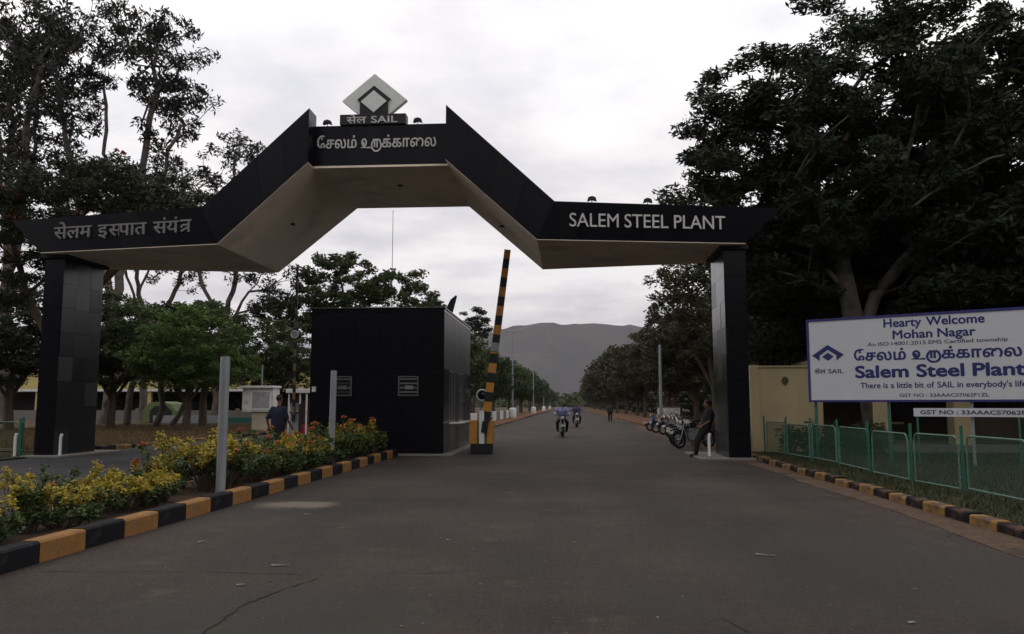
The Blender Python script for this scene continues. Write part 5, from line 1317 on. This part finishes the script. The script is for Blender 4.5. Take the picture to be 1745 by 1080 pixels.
# ------------------------------------------------------------------ two-wheelers (front towards -Y)
def motorbike(label, loc, rz, paint, group, scooter=False, steer=0.0, lean_=0.0):
    t = thing('scooter' if scooter else 'motorcycle', label, 'scooter' if scooter else 'motorcycle', loc, rz, group)
    t.rotation_euler = (0, lean_, rz)
    wr_, wy = (.24, .62) if scooter else (.30, .66)
    for y in (-wy, wy):
        w = MB().ring((0, y, wr_), wr_-.05, .05 if not scooter else .055, 'x', 24, 8).build('tyre', M['rubber'], t, smooth=True)
        rim = MB().ring((0, y, wr_), wr_-.10, .014, 'x', 24, 6)
        for k in range(10):
            a = 2*math.pi*k/10; rim.tube([(.0, y+.03*math.cos(a+.4), wr_+.03*math.sin(a+.4)), (0, y+(wr_-.10)*math.cos(a), wr_+(wr_-.10)*math.sin(a))], .006, 4)
        rim.cyl((-.06, y, wr_), (.06, y, wr_), .04, n=10); rim.build('rim', M['steel'], w)
    hx = .34
    if scooter:
        MB().prism([(-.42, .30), (-.50, .62), (-.42, .98), (-.34, 1.0), (-.30, .60), (-.22, .34), (.12, .28), (.18, .52), (.86, .66), (.92, .50), (.70, .34), (.30, .22), (-.22, .22)], -.15, .15, 'x').build('body_shell', paint, t, bevel=.04)
        MB().prism([(-.86, .44), (-.62, .56), (-.40, .46), (-.44, .38), (-.62, .46), (-.84, .36)], -.07, .07, 'x').build('front_fender', paint, t, bevel=.02)
        MB().prism([(.16, .60), (.20, .70), (.50, .74), (.86, .80), (.90, .72), (.50, .62)], -.13, .13, 'x').build('seat', M['rubber'], t, bevel=.03)
        top = (-.42, 1.0)
    else:
        MB().prism([(-.30, .70), (-.26, .88), (-.06, .93), (.16, .82), (.12, .68)], -.13, .13, 'x').build('fuel_tank', paint, t, bevel=.05)
        MB().prism([(.14, .70), (.16, .80), (.50, .80), (.82, .86), (.84, .78), (.5, .70)], -.11, .11, 'x').build('seat', M['rubber'], t, bevel=.03)
        MB().prism([(.30, .50), (.36, .69), (.80, .76), (.96, .72), (.74, .60)], -.09, .09, 'x').build('side_panel', paint, t, bevel=.02)
        e = MB().box(-.12, .12, -.20, .22, .26, .52); e.hexa([(-.08, -.18, .521), (.08, -.18, .521), (.08, .02, .521), (-.08, .02, .521)], [(-.09, -.26, .69), (.09, -.26, .69), (.09, -.04, .69), (-.09, -.04, .69)])
        e.build('engine', M['galv'], t, bevel=.015)
        MB().tube([(0, -.34, .84), (0, -.24, .30), (0, .2, .22), (0, .40, .50), (0, .30, .74), (0, -.28, .80)], .02, 6).build('frame_tube', M['black'], t)
        MB().tube([(.10, -.24, .40), (.13, -.22, .22), (.14, .2, .22), (.15, .75, .32)], [.02, .02, .03, .042], 8).build('exhaust', M['steel'], t, smooth=True)
        MB().prism([(-.98, .46), (-.84, .62), (-.60, .66), (-.40, .54), (-.42, .50), (-.60, .62), (-.82, .58), (-.95, .44)], -.06, .06, 'x').build('front_fender', M['black'], t, bevel=.008)
        top = (-.42, .98)
    for s in (-1, 1): MB().tube([(s*.07, -wy, wr_), (s*.08, -.52, .62), (s*.08, top[0]+.02, top[1]-.04)], .02, 8).build('fork', M['steel'], t)
    hb_ = MB().tube([(-hx, top[0]+.14, top[1]+.06), (-.16, top[0]+.02, top[1]+.04), (.16, top[0]+.02, top[1]+.04), (hx, top[0]+.14, top[1]+.06)], .014, 8).build('handlebar', M['black'], t)
    for s in (-1, 1): MB().cyl((s*hx*.72, top[0]+.09, top[1]+.05), (s*(hx+.04), top[0]+.16, top[1]+.065), .019, n=8).build('grip', M['rubber'], hb_)
    for s in (-1, 1):
        m_ = MB().tube([(s*.24, top[0]+.05, top[1]+.06), (s*.32, top[0]+.03, top[1]+.22)], .007, 5).build('mirror', M['black'], t)
        MB().ball((s*.34, top[0]+.03, top[1]+.26), (.06, .015, .045), 10, 6).build('mirror_glass', M['steel'], m_)
        MB().ball((s*.16, top[0]-.06, top[1]-.10), (.028, .028, .022), 8, 6).build('indicator', M['orange'], t)
    hl = MB().lathe([(.02, .12), (.085, .05), (.095, 0), (.001, -.012)], (0, top[0]-.10, top[1]-.08), 16, 'y').build('headlight', M['black'], t, smooth=True)
    MB().lathe([(.080, -.004), (.06, -.022), (.001, -.03)], (0, top[0]-.10, top[1]-.08), 16, 'y').build('lens', M['lamp_glass'], hl, smooth=True)
    MB().box(-.06, .06, .90, .94, .62, .70).build('tail_lamp', M['red'], t)
    MB().prism([(.50, .52), (.66, .62), (.86, .58), (.98, .40), (.94, .39), (.82, .53), (.66, .57)], -.07, .07, 'x').build('rear_fender', M['black'], t)
    MB().box(-.10, .10, -wy-.02-.30, -wy-.005-.30, wr_+.22, wr_+.30).build('number_plate', M['white'], t)
    MB().tube([(-.05, .05, .26), (-.20, .10, .015)], .012, 6).build('side_stand', M['black'], t)
    for s in (-1, 1): MB().cyl((s*.12, .02, .30), (s*.24, .02, .30), .016, n=8).build('footrest', M['rubber'], t)
    return t
p_black = mat('black_gloss_paint', (.012, .012, .014), rough=.2, spec=.6)
p_red = mat('dark_red_gloss_paint', (.16, .012, .012), rough=.25, spec=.6)
p_blue = mat('blue_gloss_paint', (.012, .035, .14), rough=.25, spec=.6)
p_grey = mat('silver_grey_paint', (.09, .095, .10), rough=.3, spec=.6, metal=.3)
riding = dict(pelvis=(0, .20, .86), chest=(0, .10, 1.20), neck=(0, .05, 1.40), head=(0, .0, 1.55),
              shl=(.20, .08, 1.34), ell=(.34, -.06, 1.12), wrl=(.33, -.27, 1.06), shr=(-.20, .08, 1.34), elr=(-.34, -.06, 1.12), wrr=(-.33, -.27, 1.06),
              hpl=(.11, .18, .84), knl=(.24, -.20, .68), anl=(.21, .02, .32), tol=(.22, -.12, .27), hpr=(-.11, .18, .84), knr=(-.24, -.20, .68), anr=(-.21, .02, .32), tor=(-.22, -.12, .27))
g_ = 'two wheelers on the road'
motorbike('black motorcycle ridden towards the camera by the man in the pale blue shirt', (-.34, 39.2, 0), R(3), p_black, g_)
person('rider in a pale blue shirt on the nearer motorcycle on the road', (-.34, 39.2, 0), R(3), riding, cl_blue, cl_black, sleeve=.9)
motorbike('dark motorcycle following behind the first rider on the road', (.50, 56.5, 0), R(3), p_black, g_)
person('rider in dark violet clothes on the second motorcycle further back', (.50, 56.5, 0), R(3), riding, cl_plum, cl_black, sleeve=.9)
gp = 'two wheelers parked right of the road'
PK = [(4.35, 29.3, 58, p_black, False, 'black motorcycle parked nearest the leaning man'), (4.5, 30.9, 66, p_grey, False, 'dark grey motorcycle, second in the parked row from the right gate pillar'), (4.75, 32.5, 60, p_black, False, 'black motorcycle parked third from the right gate pillar'),
      (4.9, 34.2, 68, p_red, False, 'dark red motorcycle parked towards the middle of the row'), (5.1, 36.0, 62, p_black, True, 'black scooter parked in the middle of the row'), (5.2, 38.0, 70, p_black, False, 'black motorcycle parked just beyond the black scooter'), (5.3, 40.2, 62, p_grey, True, 'dark grey scooter parked between motorcycles'),
      (5.35, 42.6, 66, p_black, False, 'black motorcycle parked beside the blue scooter'), (5.3, 45.4, 70, p_red, False, 'dark red motorcycle parked next to the blue scooter'), (5.25, 48.6, 72, p_blue, True, 'blue scooter parked at the far left end of the row'),
      (6.5, 31.4, 78, p_black, True, 'black scooter in the second row behind the right pillar'), (6.7, 34.0, 84, p_black, False, 'black motorcycle in the second row, behind the dark red one'), (7.0, 37.2, 80, p_grey, False, 'dark grey motorcycle at the far end of the second row')]
for x, y, a, p_, sc_, lab in PK: motorbike(lab, (x, y, .004), R(-a), p_, gp, scooter=sc_, lean_=R(-7))
motorbike('black motorcycle parked behind the corner of the green fence by the right pillar', (5.35, 26.9, .004), R(-20), p_black, gp, lean_=R(-7))
